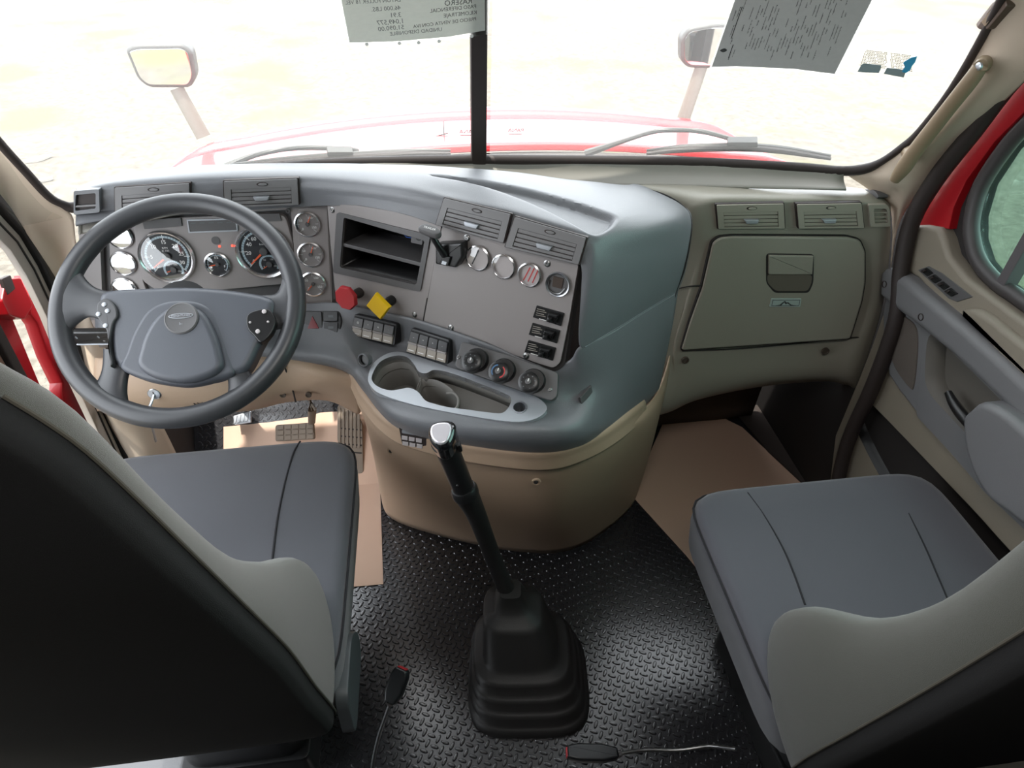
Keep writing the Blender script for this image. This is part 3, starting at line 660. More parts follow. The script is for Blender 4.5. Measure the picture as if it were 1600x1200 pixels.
# radio facet with the empty double storage slot
ro = rp([(514, 318), (560, 320), (620, 330), (692, 350), (663, 503), (600, 486), (528, 472), (521, 400)], 5)
slot = rp([(541, 338), (667, 374), (654, 443), (535, 416)], 4)
mb = MB(); mb.plate(PB, ro, [slot], -.006, .006); mb.slab(PB, rp([(529, 330), (676, 364), (661, 455), (525, 424)], 5), -.02, -.019, .0002) if 0 else None
rb = mk('radio_surround', mb, greyp, db)
mb = MB(); mb.plate(PB, rp([(530, 330), (676, 366), (660, 454), (524, 424)], 5), [slot], .0, .0095); mk('slot_frame', mb, greyd, rb)
mb = MB(); mb.cup(PB, slot, .002, -.13); mk('storage_slot', mb, black, rb, solid=.002)
mb = MB(); mb.slab(PB, [(538, 379), (661, 410), (660, 416), (537, 384)], -.11, .004, .001); mk('divider', mb, greyd, rb)
mb = MB(); mb.tube([PB.w(*PB.uv(x, y), h) for x, y, h in ((662, 384, -.02), (640, 378, -.03), (615, 380, -.05), (600, 372, -.08))], .0014, 8, k=5); mk('wire', mb, mat('blue_wire', (50, 80, 150), .4), rb, label='blue wire')
mb = MB(); mb.slab(PB, rp([(641, 364), (660, 369), (658, 384), (640, 380)], 2), -.02, -.004, .001); mb.lathe(PB, PB.uv(652, 372), [(.007, -.004), (.006, -.003), (.004, -.003)], 16, black, uv=True); mk('socket', mb, greyd, rb)
def screw(pl, x, y, r=.0045, h=.006, par=None):
    mb = MB(); mb.lathe(pl, pl.uv(x, y), [(r*1.4, h-.003), (r*1.4, h+.0008), (r, h+.0015), (r*.75, h+.003), (r*.4, h+.003), (r*.35, h+.001)], 16, uv=True); mk('screw', mb, steel if par else greyd, par or db)
for x, y in ((522, 327), (669, 357), (532, 464), (650, 490)): screw(PB, x, y, par=rb)
# red and yellow brake valve knobs
for nm, x, y, m_, seg, ph in (('red_brake_knob', 553, 456, redk, 8, R(22)), ('yellow_brake_knob', 603, 468, yelk, 4, R(8))):
    bx_, by_ = x+12, y-1
    c = PB.uv(bx_, by_); mb = MB(); mb.lathe(PB, c, [(.011, .004), (.011, .018), (.008, .022), (.0075, .04)], 20, uv=True, m=seal if m_ is redk else black)
    r = rr(PB, x, y, 16 if seg == 8 else 18)
    off = PB.uv(x, y)
    pk = PLw(PB.w(c[0], c[1], .034)+(PB.hit(x, y)-PB.hit(bx_, by_))*.55, PB.u, PB.v)
    mb.lathe(pk, (0, 0), [(r*.82, 0), (r, .003), (r, .010), (r*.92, .013)], seg, uv=True, ph=ph, m=m_)
    mk(nm, mb, m_, db)

# blank panel facet with its gauge row and switches
bo = rp([(690, 353), (720, 358), (905, 411), (890, 500), (876, 566), (866, 574), (845, 568), (663, 503)], 5)
bo2 = rp([(686, 350), (908, 408), (893, 500), (882, 572), (868, 582), (842, 574), (659, 505)], 7)
mb = MB(); mb.slab(PCn, bo2, -.03, -.001, .001); mk('panel_recess', mb, gap, db)
mb = MB(); mb.slab(PCn, bo, -.002, .004, .001); cp = mk('blank_panel', mb, greyp, db)
for x, y in ((731, 371), (856, 411), (706, 511), (823, 555)): screw(PCn, x, y, .005, .004, par=cp)
for i, (x, y) in enumerate(((749, 402), (789, 415), (829, 428))):
    g = gauge(PCn, x, y, rr(PCn, x, y, 18.5), None, face=pale, ring=False, hgt=.005)
    if i != 1:
        mb = MB(); c = PCn.uv(x, y); rg = rr(PCn, x, y, 18.5)
        for k in range(3 if i else 1):
            a = .5; mb.slab(PCn, [(c[0]+rg*t, c[1]+rg*s_) for t, s_ in ((-.5+k*.4, -.6), (-.42+k*.4, -.65), (.0+k*.35, .6), (-.12+k*.35, .62))], .0046, .0050, .0001, redt if i == 2 else dial, uv=True)
        mk('dial_marks', mb, dial, g)
mb = MB(); c = PCn.uv(873, 443); r0 = rr(PCn, 873, 443, 19)
mb.lathe(PCn, c, [(r0*.95, .003), (r0*1.03, .004), (r0*1.0, .010), (r0*.9, .009), (r0*.84, .004)], 40, uv=True, cap0=False, cap1=False, m=satin); mb.lathe(PCn, c, [(r0*.92, .004), (r0*.92, .0046)], 30, greyd, uv=True)
eg = mk('empty_gauge_ring', mb, satin, db)
mb = MB(); mb.slab(PCn, rp([(866, 430), (882, 434), (879, 450), (864, 446)], 1), .003, .0065, .0005); mb.tube([PCn.w(*PCn.uv(x, y), .007) for x, y in ((861, 436), (858, 447), (865, 455), (876, 457), (884, 449))], .0012, 6, k=4, m=steel); mk('connector', mb, mat('connector_brown', (58, 46, 38), .6), eg)
dialw_d = mat('faded_print', (140, 134, 126), .6)
for k in range(3):
    x, y = 860-k*6.5, 493+k*27
    mb = MB(); mb.slab(PCn, rp([(x-20, y-17), (x+23, y-5), (x+18, y+15), (x-26, y+1)], 1), .002, .007, .001)
    for j in range(4): mb.slab(PCn, [(x-19-j*.6, y-13+j*3.2), (x-7-j*.6+(j % 2)*3, y-10+j*3.2), (x-7-j*.6+(j % 2)*3, y-9+j*3.2), (x-19-j*.6, y-12+j*3.2)], .007, .0074, .0001, dialw_d, steps=1)
    mb.slab(PCn, [(x-16, y+2.5), (x-4, y+6), (x-4, y+7), (x-16, y+3.6)], .007, .0074, .0001, white, steps=1)
    t = mk('toggle_switch', mb, black, db)
    mb = MB(); mb.slab(PCn, rp([(x, y-8), (x+16, y-4), (x+12, y+9), (x-3, y+4)], 1), .006, .016, .003); mb.slab(PCn, [(x+1, y-4), (x+8, y-2), (x+6, y+5), (x-1, y+3)], .012, .026, .003); mk('lever', mb, black, t)
# trailer brake lever on its bracket
mb = MB(); mb.slab(PCn, rp([(690, 376), (732, 374), (733, 396), (722, 413), (690, 407)], 3), .002, .03, .005); mb.slab(PCn, rp([(703, 392), (716, 395), (712, 409), (698, 405)], 1), .028, .036, .002); mb.slab(PCn, rp([(704, 400), (711, 402), (709, 407), (702, 405)], 1), .036, .037, .0005, silverp)
tb = mk('trailer_brake_housing', mb, black, db)
tip = PCn.w(*PCn.uv(693, 354), .055); base = PCn.w(*PCn.uv(706, 392), .032)
mb = MB(); mb.tube([base, (base+tip)/2+Vector((0, -.004, 0)), tip], [.008, .0065, .0065], 12, k=4); pl = PLw(tip, PCn.u, PCn.v)
mb.slab(PLw(tip, PCn.u, PCn.v*.5+PCn.n*-.85), crp([(-.023, .004), (-.012, .012), (.012, .009), (.024, .0), (.018, -.010), (-.004, -.010), (-.022, -.006)], 4), -.004, .012, .006, uv=True, both=True, m=greyd)
mb.text(PLw(tip, PCn.u, PCn.v*.5+PCn.n*-.85), (0, 0), 'TRAILER', .007, .0125, white, uv=True); mk('brake_lever', mb, black, tb)

# lower shell with the cup tray, switch banks and climate knobs
sh = [
 [(150, 488, 'Y', 1.30), (150, 505, 'Y', 1.28), (152, 520, 'Y', 1.27), (154, 535, 'Y', 1.265), (156, 540, 'Y', 1.30)],
 [(300, 480, 'Y', 1.30), (300, 500, 'Y', 1.27), (300, 525, 'Y', 1.25), (300, 545, 'Y', 1.24), (300, 550, 'Y', 1.28)],
 [(455, 477, 'Y', 1.305), (457, 500, 'Y', 1.265), (458, 530, 'Y', 1.22), (455, 558, 'Y', 1.20), (455, 566, 'Y', 1.25)],
 [(525, 474, 'Y', 1.285), (532, 510, 'Y', 1.235), (540, 545, 'Y', 1.18), (542, 574, 'Y', 1.16), (545, 584, 'Y', 1.21)],
 [(600, 487, 'Y', 1.22), (592, 530, 'Z', .755), (570, 585, 'Z', .724), (574, 622, 'Z', .665), (580, 632, 'Y', 1.15)],
 [(663, 502, 'Y', 1.165), (655, 555, 'Z', .747), (620, 632, 'Z', .720), (630, 668, 'Z', .660), (640, 676, 'Y', 1.09)],
 [(760, 535, 'Y', 1.092), (750, 592, 'Z', .735), (725, 660, 'Z', .720), (735, 690, 'Z', .660), (745, 700, 'Y', 1.02)],
 [(850, 572, 'Y', 1.035), (850, 625, 'Z', .730), (835, 672, 'Z', .718), (842, 702, 'Z', .650), (848, 712, 'Y', .99)],
 [(890, 562, 'Y', 1.018), (896, 618, 'Z', .729), (900, 668, 'Z', .705), (905, 692, 'Z', .645), (905, 702, 'Y', 1.0)],
 [(906, 541, 'Y', 1.015), (935, 590, 'Y', 1.03), (945, 640, 'Y', 1.01), (950, 668, 'Y', 1.01), (948, 680, 'Y', 1.05)],
 [(950, 520, 'Y', 1.065), (970, 560, 'Y', 1.08), (985, 605, 'Y', 1.09), (985, 645, 'Y', 1.09), (980, 655, 'Y', 1.12)],
 [(1004, 487, 'Y', 1.15), (1010, 520, 'Y', 1.15), (1014, 560, 'Y', 1.15), (1010, 622, 'Y', 1.15), (1005, 632, 'Y', 1.18)],
 [(1057, 455, 'Y', 1.24), (1050, 500, 'Y', 1.22), (1040, 550, 'Y', 1.21), (1028, 606, 'Y', 1.20), (1024, 616, 'Y', 1.24)]]
PT = PL((580, 592, 'Z', .727), (850, 655, 'Z', .727), (682, 645, 'Z', .719))
tray_o = crp([(577, 594), (585, 573), (606, 558), (628, 555), (660, 564), (706, 580), (777, 602), (832, 622), (853, 638), (851, 650), (832, 661), (801, 664), (742, 656), (682, 645), (635, 634), (595, 620), (580, 607)], 4)
cavity = crp([(583, 592), (595, 571), (618, 561), (637, 563), (648, 574), (656, 586), (668, 588), (680, 583), (706, 588), (750, 604), (790, 620), (799, 628), (796, 640), (786, 650), (768, 650), (730, 645), (700, 641), (680, 636), (666, 631), (654, 617), (640, 611), (628, 613), (612, 615), (596, 611), (585, 603)], 4)
cav_uv = [PT.uv(*p) for p in tray_o]
cav_in = inset(cav_uv if area2(cav_uv) > 0 else cav_uv[::-1], .006)
def cutf(c):
    q = c-PT.o; return abs(q.dot(PT.n)) < .05 and inpoly((q.dot(PT.u), q.dot(PT.v)), cav_in)
mb = MB(); mb.surf([list(r) for r in zip(*sh)], 14, 14, cut=cutf); mk('lower_shell', mb, grey, db, solid=.004)
tr_hole = crp([(812+11*math.cos(t), 642+9*math.sin(t)) for t in np.linspace(0, 2*math.pi, 8, False)], 3)
mb = MB(); mb.plate(PT, tray_o, [cavity, tr_hole], -.004, .011); ct = mk('cup_tray', mb, silverp, db)
mb = MB(); mb.cup(PT, cavity, .010, -.03, cap=False)
mb.cup(PT, crp([(583, 592), (595, 571), (618, 561), (637, 563), (648, 574), (656, 590), (650, 606), (640, 611), (612, 615), (596, 611), (585, 603)], 4), -.01, -.085, shrink=.006)
mb.cup(PT, crp([(656, 590), (668, 588), (682, 590), (700, 600), (714, 616), (713, 632), (700, 641), (680, 636), (666, 631), (656, 618), (650, 606)], 4), -.01, -.085, shrink=.006)
mb.plate(PT, cavity, [crp([(584, 592), (596, 572), (618, 562), (637, 564), (648, 575), (655, 588), (649, 606), (640, 610), (612, 614), (596, 610), (586, 603)], 4), crp([(658, 591), (668, 589), (682, 591), (700, 601), (713, 616), (712, 631), (700, 640), (680, 635), (667, 630), (657, 617), (653, 604)], 4)], -.033, -.030)
mk('cup_well', mb, mat('well_grey', (112, 110, 106), .5), ct, solid=.0015)
mb = MB(); mb.tube([PT.w(*PT.uv(x, y), h) for x, y, h in ((697, 610, -.010), (708, 612, -.006), (716, 622, -.003), (714, 634, -.004), (703, 641, -.008))], .0035, 10, k=5); mk('cup_rib', mb, MATS['well_grey'], ct)
mb = MB(); c = PT.uv(812, 642); mb.lathe(PT, c, [(.0155, .009), (.0155, .0125), (.0125, .0125), (.0115, .0), (.011, -.03), (.001, -.031)], 28, uv=True, cap0=False); mb.lathe(PT, c, [(.0112, -.012), (.001, -.012)], 20, black, uv=True, cap0=False); mk('lighter_socket', mb, satin, ct)
PSk = PL((545, 545, 'Y', 1.175), (592, 545, 'Y', 1.135), (560, 575, 'Y', 1.145))
mb = MB(); c = PSk.uv(569, 562); mb.lathe(PSk, c, [(.015, -.01), (.015, .004), (.012, .005), (.0115, .0)], 28, uv=True, cap0=False, cap1=False, m=grey); mb.lathe(PSk, c, [(.012, -.002), (.001, -.002)], 20, black, uv=True, cap0=False); mk('power_socket', mb, grey, db)

PD = PL((600, 487, 'Y', 1.215), (760, 535, 'Y', 1.087), (655, 558, 'Z', .752))
PH = PL((455, 480, 'Y', 1.30), (530, 484, 'Y', 1.27), (490, 530, 'Y', 1.225))
def bank(pl, q, n, glyphs, h=.0):
    qv = [Vector(pl.uv(*p)) for p in q]
    def b(s_, t): return tuple((qv[0]*(1-s_)+qv[1]*s_)*(1-t)+(qv[3]*(1-s_)+qv[2]*s_)*t)
    mb = MB(); mb.slab(pl, rp([b(-.03, -.07), b(1.03, -.07), b(1.05, 1.05), b(-.03, 1.05)], .006), h-.02, h+.008, .003, uv=True); k_ = mk('switch_bank', mb, black, db)
    for i in range(n):
        s0, s1 = (i+.04)/n, (i+.96)/n
        mb = MB(); mb.slab(pl, [b(s0, .04), b(s1, .04), b(s1, .48), b(s0, .48)], h+.006, h+.013, .0012, uv=True); mb.slab(pl, [b(s0, .48), b(s1, .48), b(s1, .58), b(s0, .58)], h+.006, h+.0155, .002, greyp, uv=True)
        mb.slab(pl, [b(s0, .58), b(s1, .58), b(s1, .97), b(s0, .97)], h+.006, h+.012, .0012, MATS['switch_light'] if i < n else None, uv=True)
        g = glyphs[i]; mb.text(pl, b((s0+s1)/2, .26), g, .006, h+.0134, white, uv=True)
        mb.slab(pl, [b(s0+.04, .83), b(s1-.05, .83), b(s1-.05, .87), b(s0+.04, .87)], h+.012, h+.0123, .0001, white, uv=True, steps=1)
        mk('rocker_switch', mb, MATS['switch_dark'], k_)
mat('switch_light', (150, 142, 132), .4); mat('switch_dark', (58, 58, 60), .35)
bank(PD, [(558, 492), (621, 507), (617, 537), (553, 522)], 4, ['@', '=', 'A', '-'])
bank(PD, [(646, 514), (704, 532), (700, 566), (638, 548)], 4, ['~', '=', '=', '-'])
mb = MB(); mb.slab(PH, rp([(470, 487), (531, 487), (536, 500), (534, 524), (470, 526)], 4), -.02, .008, .003); hz = mk('hazard_bank', mb, black, db)
mb = MB(); mb.slab(PH, [(478, 490), (505, 490), (507, 522), (478, 523)], .007, .012, .001); mb.slab(PH, [(484, 517), (502, 516), (492, 497)], .011, .0145, .001, mat('hazard_red', (110, 20, 28), .3)); mk('hazard_switch', mb, MATS['switch_dark'], hz)
for a, b_ in (((509, 490), (530, 504)), ((509, 507), (530, 522))):
    mb = MB(); mb.slab(PH, [a, (b_[0], a[1]), b_, (a[0], b_[1])], .007, .012, .001); mb.slab(PH, [(516, (a[1]+b_[1])/2-2), (524, (a[1]+b_[1])/2-2), (524, (a[1]+b_[1])/2+2), (516, (a[1]+b_[1])/2+2)], .012, .0123, .0001, ink, steps=1); mk('rocker_switch', mb, MATS['switch_dark'], hz)
PK = PL((715, 536, 'Y', 1.10), (875, 585, 'Y', .995), (715, 575, 'Y', 1.06))
mb = MB(); mb.slab(PK, rp([(722, 534), (795, 555), (873, 583), (871, 620), (862, 627), (790, 603), (715, 576), (712, 570)], 5), -.012, .006, .003, greyd); cl = mk('climate_panel', mb, greyd, db)
for i, (x, y) in enumerate(((741, 568), (783, 584), (829, 600))):
    c = PK.uv(x, y); sx = PK.uv(x+5, y-5)
    mb = MB(); mb.lathe(PK, PK.uv(x+6, y-4), [(.025, .004), (.0245, .016), (.022, .020)], 32, uv=True); mb.lathe(PLw(PK.w(*c, 0), PK.u, PK.v), (0, 0), [(.0225, .008), (.0215, .029), (.018, .031), (.012, .0315)], 32, uv=True); kn = mk('climate_knob', mb, black, cl)
    pk = PLw(PK.w(*c, 0), PK.u, PK.v); mb = MB(); mb.lathe(pk, (0, 0), [(.0065, .031), (.006, .036), (.0045, .037)], 20, uv=True, m=greyd); mb.slab(pk, [(-.001, 0), (.001, 0), (.001, .006), (-.001, .006)], .0368, .0374, .0001, white, uv=True, steps=1); mk('knob_cap', mb, greyd, kn)
    mb = MB()
    if i == 1:
        for a0, m_ in ((110, bluet), (-60, redt)):
            for j in range(6):
                a, b_ = R(a0+j*20), R(a0+j*20+19); mb.slab(pk, [(q*math.cos(t), q*math.sin(t)) for q, t in ((.012, a), (.0145, a), (.0145, b_), (.012, b_))], .0312, .0318, .0001, m_, uv=True, steps=1)
    else:
        for j in range(8):
            a = R(-60+j*43); mb.lathe(pk, (.0135*math.cos(a), .0135*math.sin(a)), [(.0012, .0312), (.0012, .0318)], 8, ink, uv=True)
    mk('knob_marks', mb, ink, kn)
for x, y in ((718, 559), (860, 609)): screw(PK, x, y, .0035, .005, par=cl)
# small door catch on the right flank
PF2 = PL((950, 520, 'Y', 1.065), (1004, 487, 'Y', 1.15), (985, 605, 'Y', 1.09))
mb = MB(); mb.slab(PF2, [(908, 622), (925, 603), (929, 630), (911, 644)], -.006, -.0005, .0015); mk('fuse_catch', mb, greyd, db)

# ------------------------------------------------------------------ lower beige console
cb = thing('console_base', (.05, 1.2, .3), 'beige lower console bulging down to the floor below the cup tray', 'console')
cs = [
 [('W', -.36, 1.60, .80), ('W', -.37, 1.60, .60), ('W', -.37, 1.60, .40), ('W', -.38, 1.60, .0)],
 [(556, 606, 'Y', 1.20), (570, 640, 'Y', 1.24), (584, 700, 'Y', 1.29), (598, 780, 'Y', 1.36)],
 [(576, 624, 'Y', 1.13), (588, 672, 'Y', 1.13), (602, 732, 'Y', 1.17), (618, 812, 'Z', -.002)],
 [(640, 672, 'Y', 1.05), (646, 706, 'Y', 1.05), (658, 765, 'Y', 1.09), (680, 834, 'Z', -.002)],
 [(735, 698, 'Y', .995), (738, 726, 'Y', .995), (745, 790, 'Y', 1.04), (752, 851, 'Z', -.002)],
 [(842, 710, 'Y', .955), (848, 738, 'Y', .955), (845, 800, 'Y', 1.0), (822, 862, 'Z', -.002)],
 [(905, 700, 'Y', .972), (912, 724, 'Y', .97), (900, 790, 'Y', 1.02), (880, 861, 'Z', -.002)],
 [(955, 672, 'Y', 1.03), (965, 694, 'Y', 1.03), (948, 770, 'Y', 1.09), (935, 836, 'Z', -.002)],
 [(1026, 612, 'Y', 1.19), (1028, 640, 'Y', 1.19), (1010, 720, 'Y', 1.25), (990, 782, 'Z', -.002)],
 [('W', .50, 1.40, .62), ('W', .50, 1.40, .5), ('W', .48, 1.44, .25), ('W', .48, 1.46, 0)],
 [('W', .52, 1.62, .65), ('W', .52, 1.62, .5), ('W', .50, 1.62, .25), ('W', .50, 1.62, 0)]]
mb = MB(); mb.surf([list(r) for r in zip(*cs)], 8, 8); mk('lower_cover', mb, cons, cb, solid=.004)
# protruding beige lip following the grey shell
lip = [(546, 596, 'Y', 1.185), (564, 634, 'Y', 1.12), (597, 674, 'Y', 1.06), (638, 698, 'Y', 1.025), (735, 722, 'Y', .972), (846, 734, 'Y', .935), (909, 720, 'Y', .95), (964, 690, 'Y', 1.01), (1010, 652, 'Y', 1.13)]
lip0 = [(546, 574, 'Y', 1.185), (566, 612, 'Y', 1.12), (600, 650, 'Y', 1.06), (640, 672, 'Y', 1.025), (735, 694, 'Y', .972), (842, 705, 'Y', .935), (905, 692, 'Y', .95), (955, 666, 'Y', 1.01), (1006, 626, 'Y', 1.13)]
mb = MB()
r0 = [C(p) for p in lip0]; r1 = [C(p) for p in lip]
cen = Vector((.0, 1.45, 0))
back = lambda v, d: v+Vector((cen.x-v.x, cen.y-v.y, 0)).normalized()*d
mb.surf([[back(p, .03)+Vector((0, 0, .002)) for p in r0], r0, [a*.5+b*.5 for a, b in zip(r0, r1)], r1], 6, 6); mb.surf([r1, [back(p, .006)+Vector((0, 0, -.001)) for p in r1], [back(p, .035)+Vector((0, 0, -.002)) for p in r1]], 6, 4); mk('upper_lip', mb, cons, cb, solid=.003)
PQ = PL((602, 732, 'Y', 1.17), (745, 790, 'Y', 1.04), (600, 690, 'Y', 1.12))
for x, y, yy in ((612, 704, 1.098), (838, 752, .950)):
    q = P(x, y, 'Y', yy); pl = PLw(q, (.9, -.4, 0) if x < 700 else (1, -.15, 0), (0, 0, 1)); mb = MB(); mb.lathe(pl, (0, 0), [(.011, .0), (.010, .004), (.007, .004), (.0065, .001)], 20, uv=True); mb.lathe(pl, (-.001, 0), [(.0055, .003), (.004, .005)], 12, gap, uv=True); mk('screw_recess', mb, cons, cb)
# small sticker plate with six keys
pk = PL((627, 668, 'Y', 1.028), (664, 676, 'Y', 1.01), (630, 690, 'Y', 1.033))
mb = MB(); mb.slab(pk, rp([(625, 664), (668, 671), (668, 697), (630, 690)], 2), -.004, .008, .001, seal); mb.slab(pk, rp([(630, 667), (661, 673), (661, 677), (630, 672)], 2), .008, .009, .0003, silverp)
for i in range(3):
    for j in range(2): x, y = 630+i*11+j, 676+i*2+j*9; mb.slab(pk, [(x, y), (x+9, y+1.6), (x+9, y+7), (x, y+5.6)], .008, .0095, .0003, pale, steps=1)
mk('shift_pattern_plate', mb, seal, cb)

# ------------------------------------------------------------------ beige knee panel under the driver dash
kp = thing('knee_panel', (-.6, 1.2, .7), 'beige knee panel with the ignition key under the steering wheel', 'panel')
kc = [
 [(150, 560, 'Y', 1.20), (148, 590, 'Y', 1.17), (150, 630, 'Y', 1.17), (152, 640, 'Y', 1.25)],
 [(205, 560, 'Y', 1.20), (204, 588, 'Y', 1.16), (206, 630, 'Y', 1.16), (208, 642, 'Y', 1.25)],
 [(290, 560, 'Y', 1.21), (290, 588, 'Y', 1.16), (296, 628, 'Y', 1.16), (300, 642, 'Y', 1.25)],
 [(380, 560, 'Y', 1.22), (385, 590, 'Y', 1.17), (385, 624, 'Y', 1.17), (385, 640, 'Y', 1.26)],
 [(440, 548, 'Y', 1.22), (448, 575, 'Y', 1.19), (450, 612, 'Y', 1.19), (450, 626, 'Y', 1.28)],
 [(500, 560, 'Y', 1.21), (508, 588, 'Y', 1.17), (512, 612, 'Y', 1.20), (512, 624, 'Y', 1.30)],
 [(545, 575, 'Y', 1.19), (556, 602, 'Y', 1.17), (564, 640, 'Y', 1.23), (560, 645, 'Y', 1.32)]]
mb = MB(); mb.surf([list(r) for r in zip(*kc)], 8, 6); mk('cover', mb, cons, kp, solid=.004)
for seq in ([(276, 588), (290, 605), (300, 622), (308, 640)], [(444, 572), (452, 592), (458, 612), (462, 628)]):
    mb = MB(); mb.tube([P(x, y, 'Y', 1.158 if x < 400 else 1.185) for x, y in seq], .002, 8, k=4); mk('panel_seam', mb, gap, kp)
for x, y in ((293, 605), (312, 627), (442, 617), (482, 617)):
    q = P(x, y, 'Y', 1.158 if x < 400 else 1.186); mb = MB(); mb.lathe(PLw(q, (1, 0, 0), (0, .1, 1)), (0, 0), [(.007, -.004), (.007, .002), (.005, .002), (.004, .0)], 16, uv=True); mk('screw_recess', mb, MATS['screw_recess_dark'] if 'screw_recess_dark' in MATS else mat('screw_recess_dark', (78, 68, 60), .6), kp)
ic = P(243, 612, 'Y', 1.155); pi_ = PLw(ic, (1, 0, 0), (0, .15, 1))
mb = MB(); mb.slab(pi_, crp([(-.06, .0), (-.045, .02), (0, .022), (.025, .012), (.025, -.014), (-.02, -.022), (-.05, -.016)], 4), -.004, .003, .003, uv=True); mk('key_recess', mb, mat('recess_beige', (118, 98, 80), .6), kp)
ig = thing('ignition_key', ic, 'silver key in the ignition lock below the wheel, hanging down', 'key')
mb = MB(); mb.lathe(pi_, (0, 0), [(.015, 0), (.015, .008), (.012, .011), (.006, .011)], 24, uv=True); mb.slab(pi_, [(-.001, -.006), (.001, -.006), (.001, .006), (-.001, .006)], .011, .012, .0002, seal, uv=True); mk('lock_barrel', mb, satin, ig)
mb = MB(); e1 = P(225, 642, 'Y', 1.10); mb.tube([pi_.w(0, 0, .01), pi_.w(-.008, -.02, .03), e1], [.003, .004, .004], 8, k=3, flat=.5); e2 = P(244, 690, 'Y', 1.12); mb.tube([P(236, 660, 'Y', 1.11), e2], [.0025, .003], 8, flat=.5); mk('key_blade', mb, satin, ig)
# steering column below the dash
sc = thing('steering_column', (-.62, 1.25, .8), 'black steering shaft housing behind the wheel with its stalk on the left', 'steering shaft')

# ================================================================== STEERING WHEEL
T = R(37.5); WC = Vector((-.622, 1.097, .95))
PW = PLw(WC, (1, 0, 0), (0, math.cos(T), math.sin(T)))
mb = MB(); mb.tube([PW.w(0, 0, -.005), PW.w(0, 0, -.05), PW.w(0, .0, -.12), PW.w(0, 0, -.30)], [.055, .055, .045, .04], 24, k=2, ref=(1, 0, 0)); mk('column_tube', mb, black, sc)
mb = MB(); mb.slab(PW, rp([(-.07, -.05), (.07, -.05), (.07, .05), (-.07, .05)], .02), -.17, -.055, .015, uv=True, both=True); mk('column_shroud', mb, greyd, sc)
mb = MB(); s0, s1 = P(168, 524, 'Y', 1.14), P(119, 525, 'Y', 1.165)
ps = PLw(s1, (s0-s1), (0, 0, 1)); L = (s0-s1).length
mb.slab(ps, rp([(0, -.014), (L+.06, -.014), (L+.06, .014), (0, .014)], .004), -.01, .010, .004, uv=True, both=True); mb.slab(ps, [(.0, -.016), (L+.05, -.016), (L+.05, -.0135), (.0, -.0135)], -.008, .011, .001, silverp, uv=True)
for x in (.012, L*.85): mb.lathe(ps, (x, .003), [(.003, .010), (.003, .0106), (.0018, .0106), (.0018, .0102)], 12, ink, uv=True)
mb.text(ps, (L*.95, -.006), '---', .006, .0104, white, uv=True); mk('indicator_stalk', mb, black, sc)
wh = thing('steering_wheel', WC, 'large dark grey four-spoke steering wheel with horn pad and thumb buttons', 'steering wheel')
mb = MB(); n = 96
mb.tube([PW.w(.2155*math.cos(2*math.pi*i/n), .2155*math.sin(2*math.pi*i/n), 0) for i in range(n)], .0195, 16, closed=True, ref=PW.n)
mk('rim', mb, wheelm, wh)
def wslab(mb, pts, h0, h1, bev, m=None, steps=5): mb.slab(PLw(PW.w(0, 0, h1), PW.u, PW.v), pts, h0-h1, 0, bev, m, steps=steps)
PW3 = PLw(PW.w(0, 0, .036), PW.u, PW.v); PW2 = PLw(PW.w(0, 0, .026), PW.u, PW.v)
# upper spokes (rubber) and lower spokes
def loft2(mb, secs, m=None):     # secs: list of (a_px, b_px, h, thick) edge to edge, makes a rounded bar
    rs = []
    for a, b, h, th in secs:
        A, B = Vector(PW.uv(*a)), Vector(PW.uv(*b)); c = (A+B)/2; d = (B-A)/2
        rs.append([PW.w(c.x+d.x*math.cos(t), c.y+d.y*math.cos(t), h+th*math.sin(t)) for t in np.linspace(0, 2*math.pi, 16, False)])
    rr_ = [list(x) for x in zip(*[cr(list(c), 5) for c in zip(*rs)])]
    mb.rings(rr_, m)
mb = MB()
loft2(mb, [((112, 395), (98, 535), 0, .016), ((136, 438), (122, 506), .001, .013), ((165, 455), (148, 497), .003, .010), ((215, 456), (190, 520), .002, .010)])
mk('upper_spoke', mb, wheelm, wh); mb = MB()
loft2(mb, [((450, 385), (464, 545), 0, .016), ((437, 452), (446, 516), .001, .013), ((412, 462), (416, 520), .003, .010), ((375, 462), (380, 520), .002, .010)])
mk('upper_spoke', mb, wheelm, wh)
mb = MB(); loft2(mb, [((162, 545), (215, 560), .002, .010), ((160, 575), (202, 585), .0, .012), ((152, 594), (198, 610), -.002, .013), ((140, 604), (202, 634), -.001, .012)]); mk('lower_spoke', mb, wheelm, wh)
mb = MB(); loft2(mb, [((345, 560), (398, 540), .002, .010), ((354, 585), (390, 575), .0, .012), ((356, 606), (402, 592), -.002, .013), ((352, 634), (418, 604), -.001, .012)]); mk('lower_spoke', mb, wheelm, wh)
pad_pts = crp([(158, 455), (180, 450), (220, 448), (286, 446), (340, 449), (380, 454), (415, 461), (428, 470), (427, 485), (420, 510), (404, 540), (388, 572), (372, 583), (350, 586), (330, 592), (286, 597), (245, 592), (216, 586), (196, 578), (176, 566), (171, 540), (168, 512), (158, 492), (152, 470)], 3)
mb = MB(); wslab(mb, pad_pts, -.014, .020, .014); mk('horn_pad', mb, padm, wh)
ctr = crp([(213, 570), (216, 545), (226, 517), (244, 491), (265, 478), (283, 475), (303, 478), (320, 491), (334, 518), (343, 546), (346, 572), (326, 588), (286, 597), (238, 589)], 4)
arc = crp([(186, 574), (194, 550), (206, 518), (228, 484), (255, 470), (283, 467), (310, 470), (332, 484), (346, 516), (357, 550), (366, 582), (338, 592), (312, 599), (286, 602), (250, 598), (216, 590)], 4)
mb = MB(); wslab(mb, arc, .0, .0225, .010, padm); wslab(mb, ctr, .005, .034, .012, padm, 6); mk('horn_pad_centre', mb, padm, wh)
